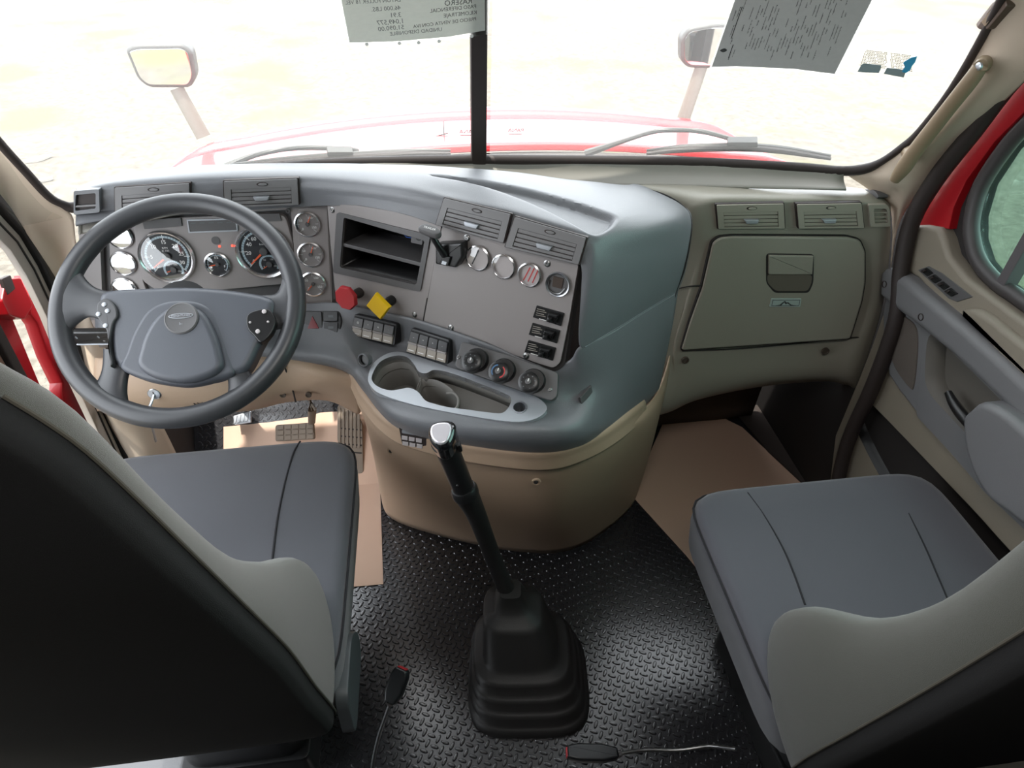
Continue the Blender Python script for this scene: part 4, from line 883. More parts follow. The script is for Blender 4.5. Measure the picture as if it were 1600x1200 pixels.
# dark shadowed hollow left of centre
c = PW3.uv(283, 497)
mb = MB(); mb.lathe(PW, c, [(.0305, .028), (.0305, .0355), (.028, .0375), (.0265, .0365), (.001, .0362)], 36, uv=True)
em = mk('emblem', mb, greyd, wh)
mb = MB(); mb.slab(PW, [(c[0]+.022*math.cos(t), c[1]+.004+.0052*math.sin(t)) for t in np.linspace(0, 2*math.pi, 28, False)], .036, .0378, .0008, silverp, uv=True); mb.slab(PW, [(c[0]+.0205*math.cos(t), c[1]+.004+.004*math.sin(t)) for t in np.linspace(0, 2*math.pi, 28, False)], .037, .0382, .0002, greyd, uv=True); mb.text(PW, (c[0], c[1]+.004), 'FREIGHTLINER', .0052, .0385, satin, uv=True, bold=.0001); mb.text(PW, (c[0], c[1]-.011), 'b-', .008, .0368, satin, uv=True); mk('emblem_badge', mb, silverp, em)
for pts, btn, w_ in ((crp([(152, 474), (166, 466), (180, 478), (183, 494), (176, 506), (171, 540), (176, 566), (170, 570), (168, 530), (164, 512), (152, 496)], 3), [(163, 476), (154, 491), (168, 486), (165, 509)], 0),
                (crp([(386, 492), (402, 484), (420, 483), (430, 500), (424, 520), (408, 535), (396, 524), (386, 512)], 3), [(413, 487), (391, 504), (419, 503), (403, 518)], 1)):
    mb = MB(); wslab(mb, pts, .010, .026, .0025, None, 3); bp_ = mk('button_pod', mb, MATS['switch_dark'] if w_ == 0 else black, wh)
    for i, (x, y) in enumerate(btn):
        mb = MB(); q = PW2.uv(x, y); r = .0042 if not (w_ and i in (1, 2)) else .0022
        mb.lathe(PW, q, [(r, .024), (r, .0275), (r*.6, .0285)], 14, uv=True); mk('thumb_button', mb, pale if w_ else silverp, bp_)

# ================================================================== PEDALS
def plane_at(px, py, z, tilt): q = P(px, py, 'Z', z); return PLw(q, (1, 0, 0), (0, math.cos(R(tilt)), math.sin(R(tilt))))
pp_ = PLw(TB.hit(460, 673)+TB.n*.05, TB.u, TB.v)
br = thing('brake_pedal', P(460, 673, 'Z', .12), 'wide dusty grey brake pedal with square grid pad', 'pedal', 'foot pedals')
dusty = mat('dusty_rubber', (122, 110, 98), .8)
mb = MB(); pad = rp([(430, 664), (490, 660), (492, 686), (430, 690)], 4); mb.slab(pp_, pad, -.012, 0, .003)
for i in range(5):
    for j in range(3):
        x, y = 434+i*11.5, 665+j*8.2-i*.6; mb.slab(pp_, rp([(x, y), (x+9.5, y-.6), (x+9.5, y+6), (x, y+6.6)], 1), -.001, .003, .001)
mk('pad', mb, dusty, br)
mb = MB(); mb.tube([pp_.hit(486, 668)+Vector((0, .02, 0)), P(488, 640, 'Y', 1.45), P(482, 615, 'Y', 1.47)], [.012, .013, .013], 10, flat=.5); mk('arm', mb, dusty, br)
pa_ = plane_at(548, 680, .13, 50)
ac = thing('accelerator_pedal', P(548, 690, 'Z', .06), 'long ribbed accelerator pedal beside the beige console', 'pedal', None)
mb = MB(); q = [(527, 632), (548, 630), (566, 662), (568, 740), (548, 740), (527, 690)]; mb.slab(pa_, rp(q, 6), -.012, 0, .003)
for i in range(6): x = 529+i*6; mb.slab(pa_, [(x, 636+i*2), (x+3.5, 637+i*2), (x+3.5, 700), (x, 700)], -.001, .003, .001)
for j in range(4): y = 668+j*12; mb.slab(pa_, [(529, y), (565, y+3), (565, y+5), (529, y+2)], -.001, .002, .0005, gap, steps=1)
mk('pad', mb, dusty, ac)
mb = MB(); mb.tube([pa_.hit(548, 650)+Vector((0, .02, -.01)), pa_.hit(545, 632)+Vector((0, .06, -.05))], .012, 10); mk('arm', mb, black, ac)
pc_ = PLw(TB.hit(376, 655)+TB.n*.05, TB.u, TB.v)
cp_ = thing('clutch_pedal', P(376, 655, 'Z', .13), 'small silver clutch pedal seen just below the wheel rim', 'pedal', None)
mb = MB(); mb.slab(pc_, rp([(364, 650), (392, 642), (392, 660), (366, 664)], 2), -.01, 0, .002)
for i in range(4): mb.slab(pc_, [(367+i*6, 650-i), (371+i*6, 649-i), (369+i*6, 661-i), (365+i*6, 662-i)], -.001, .003, .001)
mk('pad', mb, silverp, cp_); mb = MB(); mb.tube([pc_.hit(380, 648)+Vector((0, .02, 0)), P(382, 610, 'Y', 1.44)], .010, 10); mk('arm', mb, black, cp_)

# ================================================================== FLOOR SHEETS
FL = PLw((0, 0, .003), (1, 0, 0), (0, 1, 0))
def fz(px, py, z=.0): return P(px, py, 'Z', z)
def sheet(name, pts, label, m=kraft, h=.003, th=.0012):
    mb = MB(); mb.slab(PLw((0, 0, 0), (1, 0, 0), (0, 1, 0)), [tuple(fz(x, y, h).to_2d()) for x, y in pts], h, h+th, .0004, uv=True, steps=1)
    return mk(name, mb, m, None, label=label, cat='paper sheet')
sheet('paper_floor_sheet', [(540, 700), (585, 700), (594, 760), (599, 913), (460, 925), (460, 760)], 'tan kraft paper sheet on the driver side floor beside the console')
mb = MB(); mb.slab(TB, [(350, 667), (420, 660), (480, 652), (500, 645), (570, 640), (600, 720), (590, 760), (350, 760)], .0035, .0048, .0004, steps=1); mk('paper_floor_sheet', mb, kraft, None, label='tan kraft paper sheet on the sloping toe board behind the pedals', cat='paper sheet')
sheet('paper_floor_sheet', [(1088, 632), (1160, 668), (1200, 706), (1245, 748), (1330, 800), (1170, 960), (1108, 912), (1072, 868), (1030, 822), (990, 778), (1006, 730), (1045, 640)], 'tan kraft paper sheet on the passenger side floor in front of the right seat')
mb = MB(); q = [(1138, 632), (1310, 640), (1400, 760), (1300, 800), (1245, 748), (1200, 706)]; mb.slab(PLw((0, 0, 0), (1, 0, 0), (0, 1, 0)), [tuple(fz(x, y, .006).to_2d()) for x, y in q], .005, .012, .003, uv=True); mk('floor_carpet', mb, carpet, None, label='dark carpet piece at the far right of the passenger footwell', cat='carpet')
mb = MB(); pz = plane_at(330, 680, .03, 12); mb.slab(pz, [(300, 668), (355, 664), (353, 692), (298, 697)], -.004, .0, .001); mb.slab(pz, [(352, 662), (357, 662), (355, 694), (350, 694)], -.004, .006, .001); mk('footrest_plate', mb, mat('polished_plate', (205, 202, 192), .18, 1), None, label='shiny metal footrest plate on the floor under the wheel', cat='metal plate')
mb = MB(); pz = plane_at(280, 680, .02, 10); mb.slab(pz, [(248, 672), (300, 668), (298, 700), (240, 706)], -.004, .0, .001)
for x, y in ((274, 684), (289, 683)): mb.lathe(pz, pz.uv(x, y), [(.006, 0), (.006, .002), (.003, .003)], 14, steel, uv=True)
mk('floor_bracket', mb, mat('bracket_grey', (146, 138, 128), .6), None, label='grey bolted floor bracket left of the shiny footrest', cat='bracket')

# ================================================================== GEAR SHIFT
gs = thing('gear_shift', (0, .75, 0), 'tall black gear lever with silver-topped knob and stepped rubber boot', 'gear shift')
bc = Vector((.005, .735, 0))
def sq(z, hx, hy, cx, cy, rot=0, n=40, p=4.0):
    out = []
    for i in range(n):
        t = 2*math.pi*i/n; c_, s_ = math.cos(t), math.sin(t); r = (abs(c_)**p+abs(s_)**p)**(-1/p)
        x, y = hx*r*c_, hy*r*s_; out.append(Vector((cx+x*math.cos(rot)-y*math.sin(rot), cy+x*math.sin(rot)+y*math.cos(rot), z)))
    return out
g0, g1 = fz(822, 1045, .0), P(790, 935, 'Z', .27)
g0 = Vector((.015, .745, 0)); g1 = P(797, 930, 'Z', .235)
prof = [(0, .148, .135), (.016, .150, .137), (.022, .143, .130), (.025, .139, .125), (.045, .141, .127), (.051, .135, .120), (.054, .131, .114), (.074, .132, .116), (.080, .126, .110), (.084, .120, .102), (.102, .120, .103), (.109, .112, .096), (.114, .094, .086), (.125, .090, .080), (.195, .074, .066), (.208, .066, .060), (.214, .044, .042), (.240, .034, .034), (.262, .026, .026)]
rs = []
for z, hx, hy in prof:
    t = min(1, z/.235); c_ = g0.lerp(g1, t**1.1); rs.append(sq(z, hx, hy, c_.x, c_.y, R(-6)))
mb = MB(); mb.rings(rs); mk('boot', mb, rubber, gs, ang=60)
top = P(690, 682, 'Z', .80); j1 = P(722, 765, 'Z', .655)
mb = MB(); mb.tube([P(797, 935, 'Z', .22), P(770, 870, 'Z', .36), P(745, 805, 'Z', .52), P(726, 768, 'Z', .64)], [.022, .020, .021, .026], 20, k=5, ref=(1, 0, 0)); mk('lever_sleeve', mb, rubber, gs)
mb = MB(); a = P(728, 772, 'Z', .635); b = P(698, 700, 'Z', .76); d = (b-a).normalized()
mb.tube([a, a+d*.012, a+d*.02], [.027, .0275, .024], 24, ref=(1, 0, 0)); mk('collar', mb, black, gs)
mb = MB(); mb.tube([a+d*.01, b, P(693, 690, 'Z', .785)], [.0215, .0225, .024], 24, ref=(1, 0, 0)); mb.lathe(PLw(a+d*.05+Vector((-.004, -.0215, 0)), (1, 0, 0), d), (0, 0), [(.0025, 0), (.0022, .002)], 10, steel, uv=True); mk('grip', mb, black, gs)
# knob: rounded triangular head
kn = MB(); kc = P(693, 684, 'Z', .795); ax = (CAM-kc).normalized(); ax = (ax*.6+Vector((-.10, .0, .8))).normalized()
pk = PLw(kc, Vector((1, 0, 0))-ax*ax.x, Vector((0, 1, 0))-ax*ax.y)
tri = [(-.026, .008), (-.020, .024), (.0, .029), (.020, .025), (.026, .010), (.020, -.014), (.008, -.028), (-.008, -.028), (-.022, -.012)]
kn.slab(pk, crp(tri, 4), -.045, .022, .016, uv=True, both=True, steps=5); mk('knob', kn, mat('knob_gloss', (20, 21, 24), .15, coat=1), gs)
kn = MB(); kn.slab(pk, crp([(x*.74-.002, y*.74-.001) for x, y in tri], 4), .018, .0245, .004, uv=True, steps=3); mk('knob_cap', kn, mat('knob_chrome', (222, 218, 224), .3, .55), gs)
kn = MB(); kn.slab(PLw(b+Vector((.022, -.008, .005)), (0, 1, 0), d), rp([(-.006, -.006), (.006, -.006), (.006, .012), (-.006, .012)], .002), 0, .006, .002, uv=True); mk('range_switch', kn, black, gs)

# ================================================================== SEATS
SEAMS_L = [[(469, 690, -.006), (465, 696, .0015), (457, 712, .0045), (444, 759, .0062), (433, 814, .0066), (425, 877, .007)]]
SEAMS_R = [[(1168, 770, .001), (1194, 806, .0045), (1222, 854, .006), (1240, 895, .0064), (1258, 945, .0064)],
           [(1397, 760, .001), (1421, 806, .0045), (1445, 854, .006), (1462, 893, .0064), (1482, 940, .0064)]]
def seat(tag_, x0, x1, y0, y1, zt, label, mirror, backprof, ytilt=0):
    cx = (x0+x1)/2; s = thing('driver_chair' if tag_ == 'l' else 'passenger_chair', (cx, (y0+y1)/2, .0), label, 'seat')
    hw = (x1-x0)/2; hd = (y1-y0)/2; cy = (y0+y1)/2
    def ring(z, sx, sy, p=9): return sq(z, hw*sx, hd*sy, cx, cy, 0, 96, p)
    def crown(sx, sy, dz): 
        r = sq(zt, hw*sx, hd*sy, cx, cy, 0, 96, 9); return [Vector((v.x, v.y, zt+dz)) for v in r]
    mb = MB(); mb.rings([ring(zt-.15, .93, .95), ring(zt-.13, .97, .98), ring(zt-.05, 1.0, 1.0), crown(.995, .998, -.022), crown(.975, .985, -.008), crown(.95, .965, -.002), crown(.90, .93, .002), crown(.6, .7, .006), crown(.2, .3, .008)]); c_ = mk('cushion', mb, fabric, s, ang=80)
    e = [Vector((v.x, v.y, zt-.018)) for v in sq(0, hw*1.001, hd*1.001, cx, cy, 0, 96, 9)]
    mb = MB(); mb.tube(e, .0022, 6, closed=True); mk('piping', mb, seam, c_)
    for pxs in (SEAMS_L if tag_ == 'l' else SEAMS_R):
        mb = MB(); mb.tube([P(x, y, 'Z', zt+h) for x, y, h in pxs], .0022, 6, k=5); mk('stitched_seam', mb, seam, c_)
    for sx in ():
        mb = MB(); p = [Vector((cx+sx*hw*q, y, zt+h)) for q, y, h in ((.40, y0+.02, .0065), (.43, cy-.08, .0072), (.45, cy+.06, .0066), (.44, y1-.12, .0058), (.38, y1-.05, .0035), (.34, y1-.018, -.004))]
        mb.tube(p, .0022, 6, k=5); mk('stitched_seam', mb, seam, c_)
    # base box
    mb = MB(); mb.slab(PLw((cx, cy, 0), (1, 0, 0), (0, 1, 0)), rp([(-.14, -.20), (.14, -.20), (.14, .18), (-.14, .18)], .02), 0.001, .10, .01, uv=True); mb.slab(PLw((cx, cy, 0), (1, 0, 0), (0, 1, 0)), rp([(-.13, -.19), (.13, -.19), (.13, .17), (-.13, .17)], .05), .10, zt-.20, .01, uv=True); mb.slab(PLw((cx, cy, 0), (1, 0, 0), (0, 1, 0)), rp([(-.16, -.2), (.16, -.2), (.16, .19), (-.16, .19)], .02), zt-.20, zt-.12, .01, uv=True); mk('pedestal', mb, black, s)
    # backrest
    rs = []; zs = [b_[0] for b_ in backprof]
    pr = cr([Vector((b_[1], b_[2], b_[3])) for b_ in backprof], 4); zz = [v.x for v in cr([Vector((z, 0, 0)) for z in zs], 4)]
    for z, v in zip(zz, pr):
        w_, yb, yf = v; d_ = yf-yb; pts = []
        prof_ = []
        # section: flat back, rounded side, bolster forward, hollow centre
        half = [(0, 0), (.5, 0), (.88, .0), (.98, .06), (1.0, .22), (.985, .5), (.94, .78), (.86, .98), (.74, .98), (.6, .72), (.4, .60), (0, .56)]
        hh = cr([Vector((a, b_, 0)) for a, b_ in half], 3)
        out = [Vector((cx+v_.x*w_, yb+v_.y*d_, z)) for v_ in hh]+[Vector((cx-v_.x*w_, yb+v_.y*d_, z)) for v_ in hh[::-1][1:-1]]
        rs.append(out)
    def shrink(r, f, dz): 
        c2 = sum(r, Vector())/len(r); return [c2+(v-c2)*f+Vector((0, 0, dz)) for v in r]
    rs = [shrink(rs[0], .3, -.012), shrink(rs[0], .9, -.010)]+rs+[shrink(rs[-1], .93, .016), shrink(rs[-1], .75, .026), shrink(rs[-1], .3, .030)]
    mb = MB(); mb.rings(rs); mk('backrest', mb, fabric2, s, ang=80)
    # black rear panel
    rows = []
    for i in range(0, len(pr), 2):
        w_, yb, yf = pr[i]; z = zz[i]; d_ = yf-yb
        rows.append([Vector((cx-w_*1.012, yb+.022, z)), Vector((cx-w_*1.0, yb-.001, z)), Vector((cx-w_*.90, yb-.008, z)), Vector((cx-w_*.4, yb-.010, z)), Vector((cx+w_*.4, yb-.010, z)), Vector((cx+w_*.90, yb-.008, z)), Vector((cx+w_*1.0, yb-.001, z)), Vector((cx+w_*1.012, yb+.022, z))])
    mb = MB(); mb.surf(rows, 5, 3); mk('back_panel', mb, fabric3, s, solid=.004)
    for sx in (0, -1):
        mb = MB(); mb.tube([r[sx]+Vector(((.002 if sx else -.002), 0, 0)) for r in rows], .0018, 6, k=3, ref=(1, 0, 0)); mk('back_seam', mb, mat('seam_tan', (66, 62, 54), .9) if 'seam_tan' not in MATS else MATS['seam_tan'], s)
    return s
bpL = [(.50, .255, .475, .60), (.58, .285, .445, .665), (.66, .292, .425, .675), (.76, .292, .405, .635), (.88, .287, .392, .545), (1.0, .275, .375, .475), (1.15, .262, .350, .432), (1.28, .236, .342, .422), (1.34, .210, .338, .41)]
dv = seat('l', -.92, -.343, .50, 1.085, .59, 'driver seat in dark grey fabric, black-backed, on the left', False, bpL)
bpR = [(.44, .265, .32, .45), (.52, .295, .30, .505), (.60, .302, .288, .525), (.70, .300, .272, .485), (.82, .290, .255, .395), (.95, .272, .24, .345), (1.10, .252, .225, .328), (1.23, .235, .213, .322), (1.29, .215, .208, .31)]
ps_ = seat('r', .372, .945, .36, .876, .535, 'passenger seat in dark grey fabric on the right, by the closed door', True, bpR)
mb = MB(); mb.slab(PLw((-.350, 0, 0), (0, 1, 0), (0, 0, 1)), rp([(.50, .40), (.66, .40), (.68, .45), (.64, .51), (.52, .51)], .03), -.01, .012, .005, uv=True); mk('side_cover', mb, mat('side_cover_grey', (70, 74, 77), .5), dv)

# belt buckles
def buckle(name, c, d, size, cable, label):
    t = thing(name, cable[-1], label, 'seat belt buckle'); d = Vector(d).normalized(); side = d.cross(Vector((0, 0, 1))).normalized(); pl = PLw(c, side, d)
    mb = MB(); a, l = size; mb.slab(pl, rp([(-a*.6, 0), (a*.6, 0), (a, l*.3), (a, l*.8), (a*.7, l), (-a*.7, l), (-a, l*.8), (-a, l*.3)], .004), -.011, .011, .005, uv=True, both=True, steps=3); mk('buckle', mb, mat('buckle_black', (26, 28, 30), .3) if 'buckle_black' not in MATS else MATS['buckle_black'], t)
    mb = MB(); mb.slab(pl, rp([(-a*.55, l*.96), (a*.55, l*.96), (a*.55, l*1.02), (-a*.55, l*1.02)], .001), -.006, .006, .001, uv=True); mk('release_button', mb, redk, t)
    mb = MB(); pts = cr(cable, 10)
    rad = [.0038+.0007*(i % 2) for i in range(len(pts))]; mb.tube(pts, rad, 10, ref=(1, 0, 0)); mk('cable', mb, steel, t)
    mb = MB(); mb.tube([cable[0]+(c-cable[0])*.6, cable[0]+(cable[1]-cable[0])*.12], [.008, .007], 12, ref=(1, 0, 0)); mk('ferrule', mb, greyd, t)
    return t
k0, k1 = P(610, 1098, 'Z', .26), P(629, 1045, 'Z', .30)
buckle('belt_buckle', k0, k1-k0, (.019, (k1-k0).length*1.02), [k0, P(603, 1118, 'Z', .22), P(592, 1150, 'Z', .15), P(584, 1185, 'Z', .08), P(580, 1215, 'Z', .03)], 'upright black belt buckle on a grey cable beside the driver seat')
k0, k1 = P(965, 1178, 'Z', .06), P(886, 1176, 'Z', .07)
buckle('belt_buckle', k0, k1-k0, (.018, (k1-k0).length), [k0, P(1010, 1172, 'Z', .05), P(1060, 1172, 'Z', .05), P(1110, 1166, 'Z', .07), P(1150, 1170, 'Z', .12)], 'black belt buckle on the floor at bottom centre, cable running right')
# dark bracket frame behind the driver seat base
fr = thing('seat_rail', fz(440, 1180), 'dark metal seat rail on the floor behind the driver seat', 'seat rail')
mb = MB()
for x in (-.62, -.50): mb.box((x, .40, .012), (.035, .26, .022), .003)
mb.box((-.56, .30, .02), (.18, .02, .03), .003); mk('rail', mb, mat('rail_black', (28, 28, 28), .35), fr)
for x, y in ((-.62, .36), (-.50, .44), (-.62, .50)):
    mb = MB(); mb.lathe(PLw((x, y, .023), (1, 0, 0), (0, 1, 0)), (0, 0), [(.010, 0), (.010, .005), (.006, .007)], 6, uv=True); mk('bolt', mb, steel, fr)

# ================================================================== PASSENGER DASH
pd_ = thing('passenger_dash', (.75, 1.35, .8), 'beige-grey passenger dash with two vents above the glove compartment', 'dashboard')
pg = mat('passenger_grey', (143, 139, 127), .38, bump=.2, scale=700)
cols = [
 [(985, 292, 'Y', 1.47), (990, 294, 'Y', 1.44), (1050, 326, 'Y', 1.40), (1058, 350, 'Y', 1.38), (1058, 400, 'Y', 1.37), (1040, 470, 'Y', 1.35), (1022, 550, 'Y', 1.31), (1012, 640, 'Y', 1.26), (1012, 650, 'Y', 1.33)],
 [(1040, 291, 'Y', 1.46), (1045, 294, 'Y', 1.43), (1078, 316, 'Y', 1.375), (1086, 335, 'Y', 1.358), (1086, 400, 'Y', 1.345), (1070, 470, 'Y', 1.325), (1050, 555, 'Y', 1.295), (1045, 632, 'Y', 1.26), (1045, 642, 'Y', 1.33)],
 [(1120, 291, 'Y', 1.45), (1120, 293, 'Y', 1.42), (1122, 309, 'Y', 1.360), (1124, 330, 'Y', 1.348), (1116, 390, 'Y', 1.335), (1090, 470, 'Y', 1.315), (1068, 548, 'Y', 1.290), (1090, 614, 'Y', 1.265), (1092, 622, 'Y', 1.33)],
 [(1220, 292, 'Y', 1.43), (1220, 294, 'Y', 1.40), (1222, 309, 'Y', 1.340), (1223, 330, 'Y', 1.328), (1222, 390, 'Y', 1.318), (1200, 470, 'Y', 1.300), (1190, 545, 'Y', 1.275), (1190, 594, 'Y', 1.260), (1190, 602, 'Y', 1.33)],
 [(1310, 294, 'Y', 1.40), (1310, 296, 'Y', 1.37), (1315, 310, 'Y', 1.318), (1318, 330, 'Y', 1.308), (1325, 390, 'Y', 1.298), (1318, 470, 'Y', 1.280), (1300, 540, 'Y', 1.258), (1285, 586, 'Y', 1.248), (1283, 594, 'Y', 1.32)],
 [(1362, 300, 'Y', 1.37), (1362, 303, 'Y', 1.34), (1368, 315, 'Y', 1.300), (1370, 333, 'Y', 1.290), (1370, 390, 'Y', 1.282), (1364, 470, 'Y', 1.262), (1345, 530, 'Y', 1.242), (1325, 590, 'Y', 1.235), (1322, 600, 'Y', 1.31)],
 [(1378, 306, 'Y', 1.39), (1380, 309, 'Y', 1.36), (1388, 320, 'Y', 1.310), (1389, 335, 'Y', 1.30), (1388, 390, 'Y', 1.29), (1378, 470, 'Y', 1.272), (1362, 530, 'Y', 1.252), (1338, 600, 'Y', 1.25), (1335, 606, 'Y', 1.33)]]
mb = MB(); mb.surf([list(r) for r in zip(*cols)], 8, 8); mk('dash_shell', mb, pg, pd_, solid=.004)
PG = PL((1110, 375, 'Y', 1.330), (1350, 375, 'Y', 1.284), (1066, 545, 'Y', 1.284))
gd = [(1064, 546), (1078, 500), (1097, 448), (1108, 400), (1113, 378), (1124, 370), (1145, 368), (1322, 369), (1342, 374), (1350, 392), (1350, 440), (1345, 470), (1327, 528)]
def grow(pts, d): c = Vector((sum(p[0] for p in pts)/len(pts), sum(p[1] for p in pts)/len(pts))); return [tuple(Vector(p)+(Vector(p)-c).normalized()*d) for p in pts]
mb = MB(); mb.slab(PG, rp(grow(gd, 2.4), 5), -.02, .0022, .001); mk('door_gap', mb, gap, pd_)
mb = MB(); mb.slab(PG, rp(gd, 5), -.002, .008, .005, steps=3)
gl = mk('glovebox_door', mb, pg, pd_)
mb = MB(); hb = rp([(1195, 394), (1270, 395), (1269, 440), (1262, 456), (1208, 456), (1195, 440)], 6); mb.slab(PG, hb, .007, .0085, .001, gap); mb.slab(PG, rp([(1197, 426), (1267, 427), (1266, 440), (1260, 453), (1210, 453), (1197, 440)], 6), .008, .0092, .001, mat('recess_grey', (96, 88, 78), .6)); mb.slab(PG, rp([(1198, 396), (1268, 397), (1266, 426), (1198, 426)], 2), .008, .015, .003); mk('glovebox_latch', mb, pg, gl)
mb = MB(); bd = [(1203, 464), (1250, 464), (1248, 477), (1200, 477)]; mb.slab(PG, rp(bd, 2), .007, .0105, .001, mat('badge_light', (176, 190, 184), .35, .3)); mb.plate(PG, [(1205, 466), (1248, 466), (1246, 475.5), (1203, 475.5)], [[(1206, 467), (1247, 467), (1245.2, 474.6), (1204, 474.6)]], .0105, .0109, ink)
mb.slab(PG, [(1210, 474.5), (1216, 473.5), (1221, 469.5), (1224, 467.5), (1227, 470), (1229, 469.5), (1234, 473.5), (1241, 474.5), (1233, 475), (1228, 471.5), (1225, 473), (1223, 469.8), (1218, 475)], .0105, .0111, .0001, inkd, steps=1); mk('mountain_badge', mb, MATS['badge_light'], gl)
parent_mat[0] = mat('vent_beige', (156, 151, 138), .45)
PVr = PL((1120, 318, 'Y', 1.343), (1388, 318, 'Y', 1.286), (1125, 355, 'Y', 1.338))
vent(pd_, PVr, [(1119, 319), (1223, 317), (1225, 355), (1122, 356)], h=.003)
vent(pd_, PVr, [(1244, 318), (1344, 316), (1348, 354), (1247, 355)], h=.004, tabx=.47)
mb = MB(); mb.plate(PVr, rp([(1355, 318), (1384, 318), (1388, 326), (1389, 352), (1358, 353)], 3), [rp([(1363, 324), (1382, 324), (1385, 330), (1385, 346), (1365, 347)], 2)], -.004, .008)
mb.slab(PVr, [(1362, 323), (1386, 323), (1386, 348), (1364, 348)], -.015, -.006, .001, gap)
for y in (330, 337, 343): mb.slab(PVr, [(1363, y), (1385, y), (1385, y+1.8), (1363, y+1.8)], -.006, .006, .0005)
mk('corner_vent', mb, parent_mat[0], pd_)
# seams and lower strip
def line(par, pts, rad=.0016, m=gap, nm='panel_seam'):
    mb = MB(); mb.tube([C(p) for p in pts], rad, 6, k=5); return mk(nm, mb, m, par)
line(pd_, [(1050, 455, 'Y', 1.325), (1068, 449, 'Y', 1.315), (1098, 445, 'Y', 1.31)])
line(pd_, [(1066, 548, 'Y', 1.280), (1150, 545, 'Y', 1.274), (1250, 536, 'Y', 1.258), (1326, 528, 'Y', 1.243), (1356, 527, 'Y', 1.243)])
line(db, [(914, 542, 'Y', 1.016), (950, 521, 'Y', 1.058), (1004, 488, 'Y', 1.143), (1056, 456, 'Y', 1.232)], .0014, MATS['dash_grey'])
line(db, [(1000, 293, 'Y', 1.42), (1040, 305, 'Y', 1.37), (1068, 323, 'Y', 1.355), (1080, 345, 'Y', 1.302), (1077, 385, 'Y', 1.262), (1068, 425, 'Y', 1.24), (1056, 457, 'Y', 1.232), (1046, 500, 'Y', 1.215), (1036, 550, 'Y', 1.20), (1028, 604, 'Y', 1.193)], .0022)
for x, y, yy in ((1071, 563, 1.276), (1290, 549, 1.243)):
    mb = MB(); mb.lathe(PLw(P(x, y, 'Y', yy), (1, 0, 0), (0, .1, 1)), (0, 0), [(.010, -.004), (.010, .002), (.007, .002), (.0065, -.001)], 18, uv=True); mk('screw_recess', mb, MATS['screw_recess_dark'], pd_)
mb = MB(); rows = [[('W', x, 1.30, .50) for x in (.45, .7, .97)], [('W', x, 1.50, .46) for x in (.45, .7, .97)], [('W', x, 1.60, .25) for x in (.45, .7, .97)], [('W', x, 1.62, .0) for x in (.45, .7, .97)]]
mb.surf(rows, 4, 4); mk('footwell_liner', mb, mat('liner_brown', (84, 74, 66), .9), pd_, solid=.004)

# ================================================================== THINGS ON THE WINDSCREEN
class WPL:   # sheet on the inner face of the windscreen
    def __init__(s, x0, off): pass
def wsheet(px, off=-.012): return [ws(x, y, off) for x, y in px]
def wplane(a, b, c, off): 
    p = PL.__new__(PL); A, B, D = ws(*a, off), ws(*b, off), ws(*c, off); p.o = A; p.u = (B-A).normalized(); bb = A-D; p.v = (bb-p.u*bb.dot(p.u)).normalized(); p.n = p.u.cross(p.v); return p
p1 = wplane((535, 5), (760, 5), (545, 68), -.014)
ds = thing('price_sheet', p1.hit(650, 60), 'grey price sheet in a clear sleeve left of the windscreen post, printed text seen reversed', 'paper sheet')
mb = MB(); mb.slab(p1, [(516, -80), (770, -80), (764, 46), (762, 54), (700, 62), (620, 68), (545, 71)], -.001, .0006, .0002, steps=1); mk('clear_sleeve', mb, sleeve, ds)
mb = MB(); mb.slab(p1, [(518, -80), (756, -80), (758, 47), (700, 57), (620, 64), (546, 66)], .0007, .0012, .0001, steps=1); pq = mk('printed_page', mb, paper1, ds)
mb = MB()
du = abs(p1.uv(700, 40)[0]-p1.uv(600, 40)[0])/100
def slope(y): return 6.5
def line_t(s_, x, y, w_, m_=None, size=None, rot=5.5):
    # width-fitted mirrored text centred on the photo position
    t = MB(); t.text(p1, (0, 0), s_, 1.0, 0, None, uv=True); 
    xs = [(Vector(v)-p1.o).dot(p1.u) for v in t.v]; wd = max(xs)-min(xs) if xs else 1
    mb.text(p1, (x, y), s_, w_*du/wd, .0013, m_, flip=True, rot=rot, bold=.00012 if 0 else 0)
line_t('RASERO', 716, 3, 42); line_t('PASO DIFERENCIAL', 708, 13, 72, rot=6); line_t('KILOMETRAJE', 719, 21.5, 52, rot=6); line_t('PRECIO DE VENTA CON IVA', 695, 35, 100, rot=7)
line_t('UNIDAD DISPONIBLE', 650, 49, 82, ink, rot=5)
line_t('EATON FULLER 18 VEL', 583, 1.5, 82, ink, rot=3); line_t('46,000 LBS.', 603, 13, 44, ink, rot=4); line_t('3.91', 618, 23, 15, ink, rot=4); line_t('1,049,577', 610, 34, 40, ink, rot=5); line_t('51,090.00', 611, 43.5, 40, ink, rot=5)
mk('printed_text', mb, inkd, pq)
mb = MB()
for x, y in ((573, 68.5), (624, 67), (654, 66), (686, 64), (737, 56)): mb = MB(); mb.lathe(p1, p1.uv(x, y), [(.0035, .0005), (.0035, .0012)], 10, white, uv=True); mk('sleeve_stud', mb, white, ds)
p2 = wplane((1140, 5), (1360, 5), (1112, 100), -.014)
d2 = thing('document_sheet', p2.hit(1230, 60), 'grey document sheet covered in fine print in a clear sleeve, right half of the windscreen', 'paper sheet')
mb = MB(); mb.slab(p2, [(1175, -80), (1410, -80), (1366, 0), (1308, 118), (1240, 110), (1150, 106), (1108, 108)], -.001, .0006, .0002, steps=1); mk('clear_sleeve', mb, sleeve, d2)
mb = MB(); mb.slab(p2, [(1176, -80), (1402, -80), (1362, 0), (1304, 115), (1240, 107), (1150, 103), (1112, 104)], .0007, .0012, .0001, steps=1); pq = mk('printed_page', mb, paper2, d2)
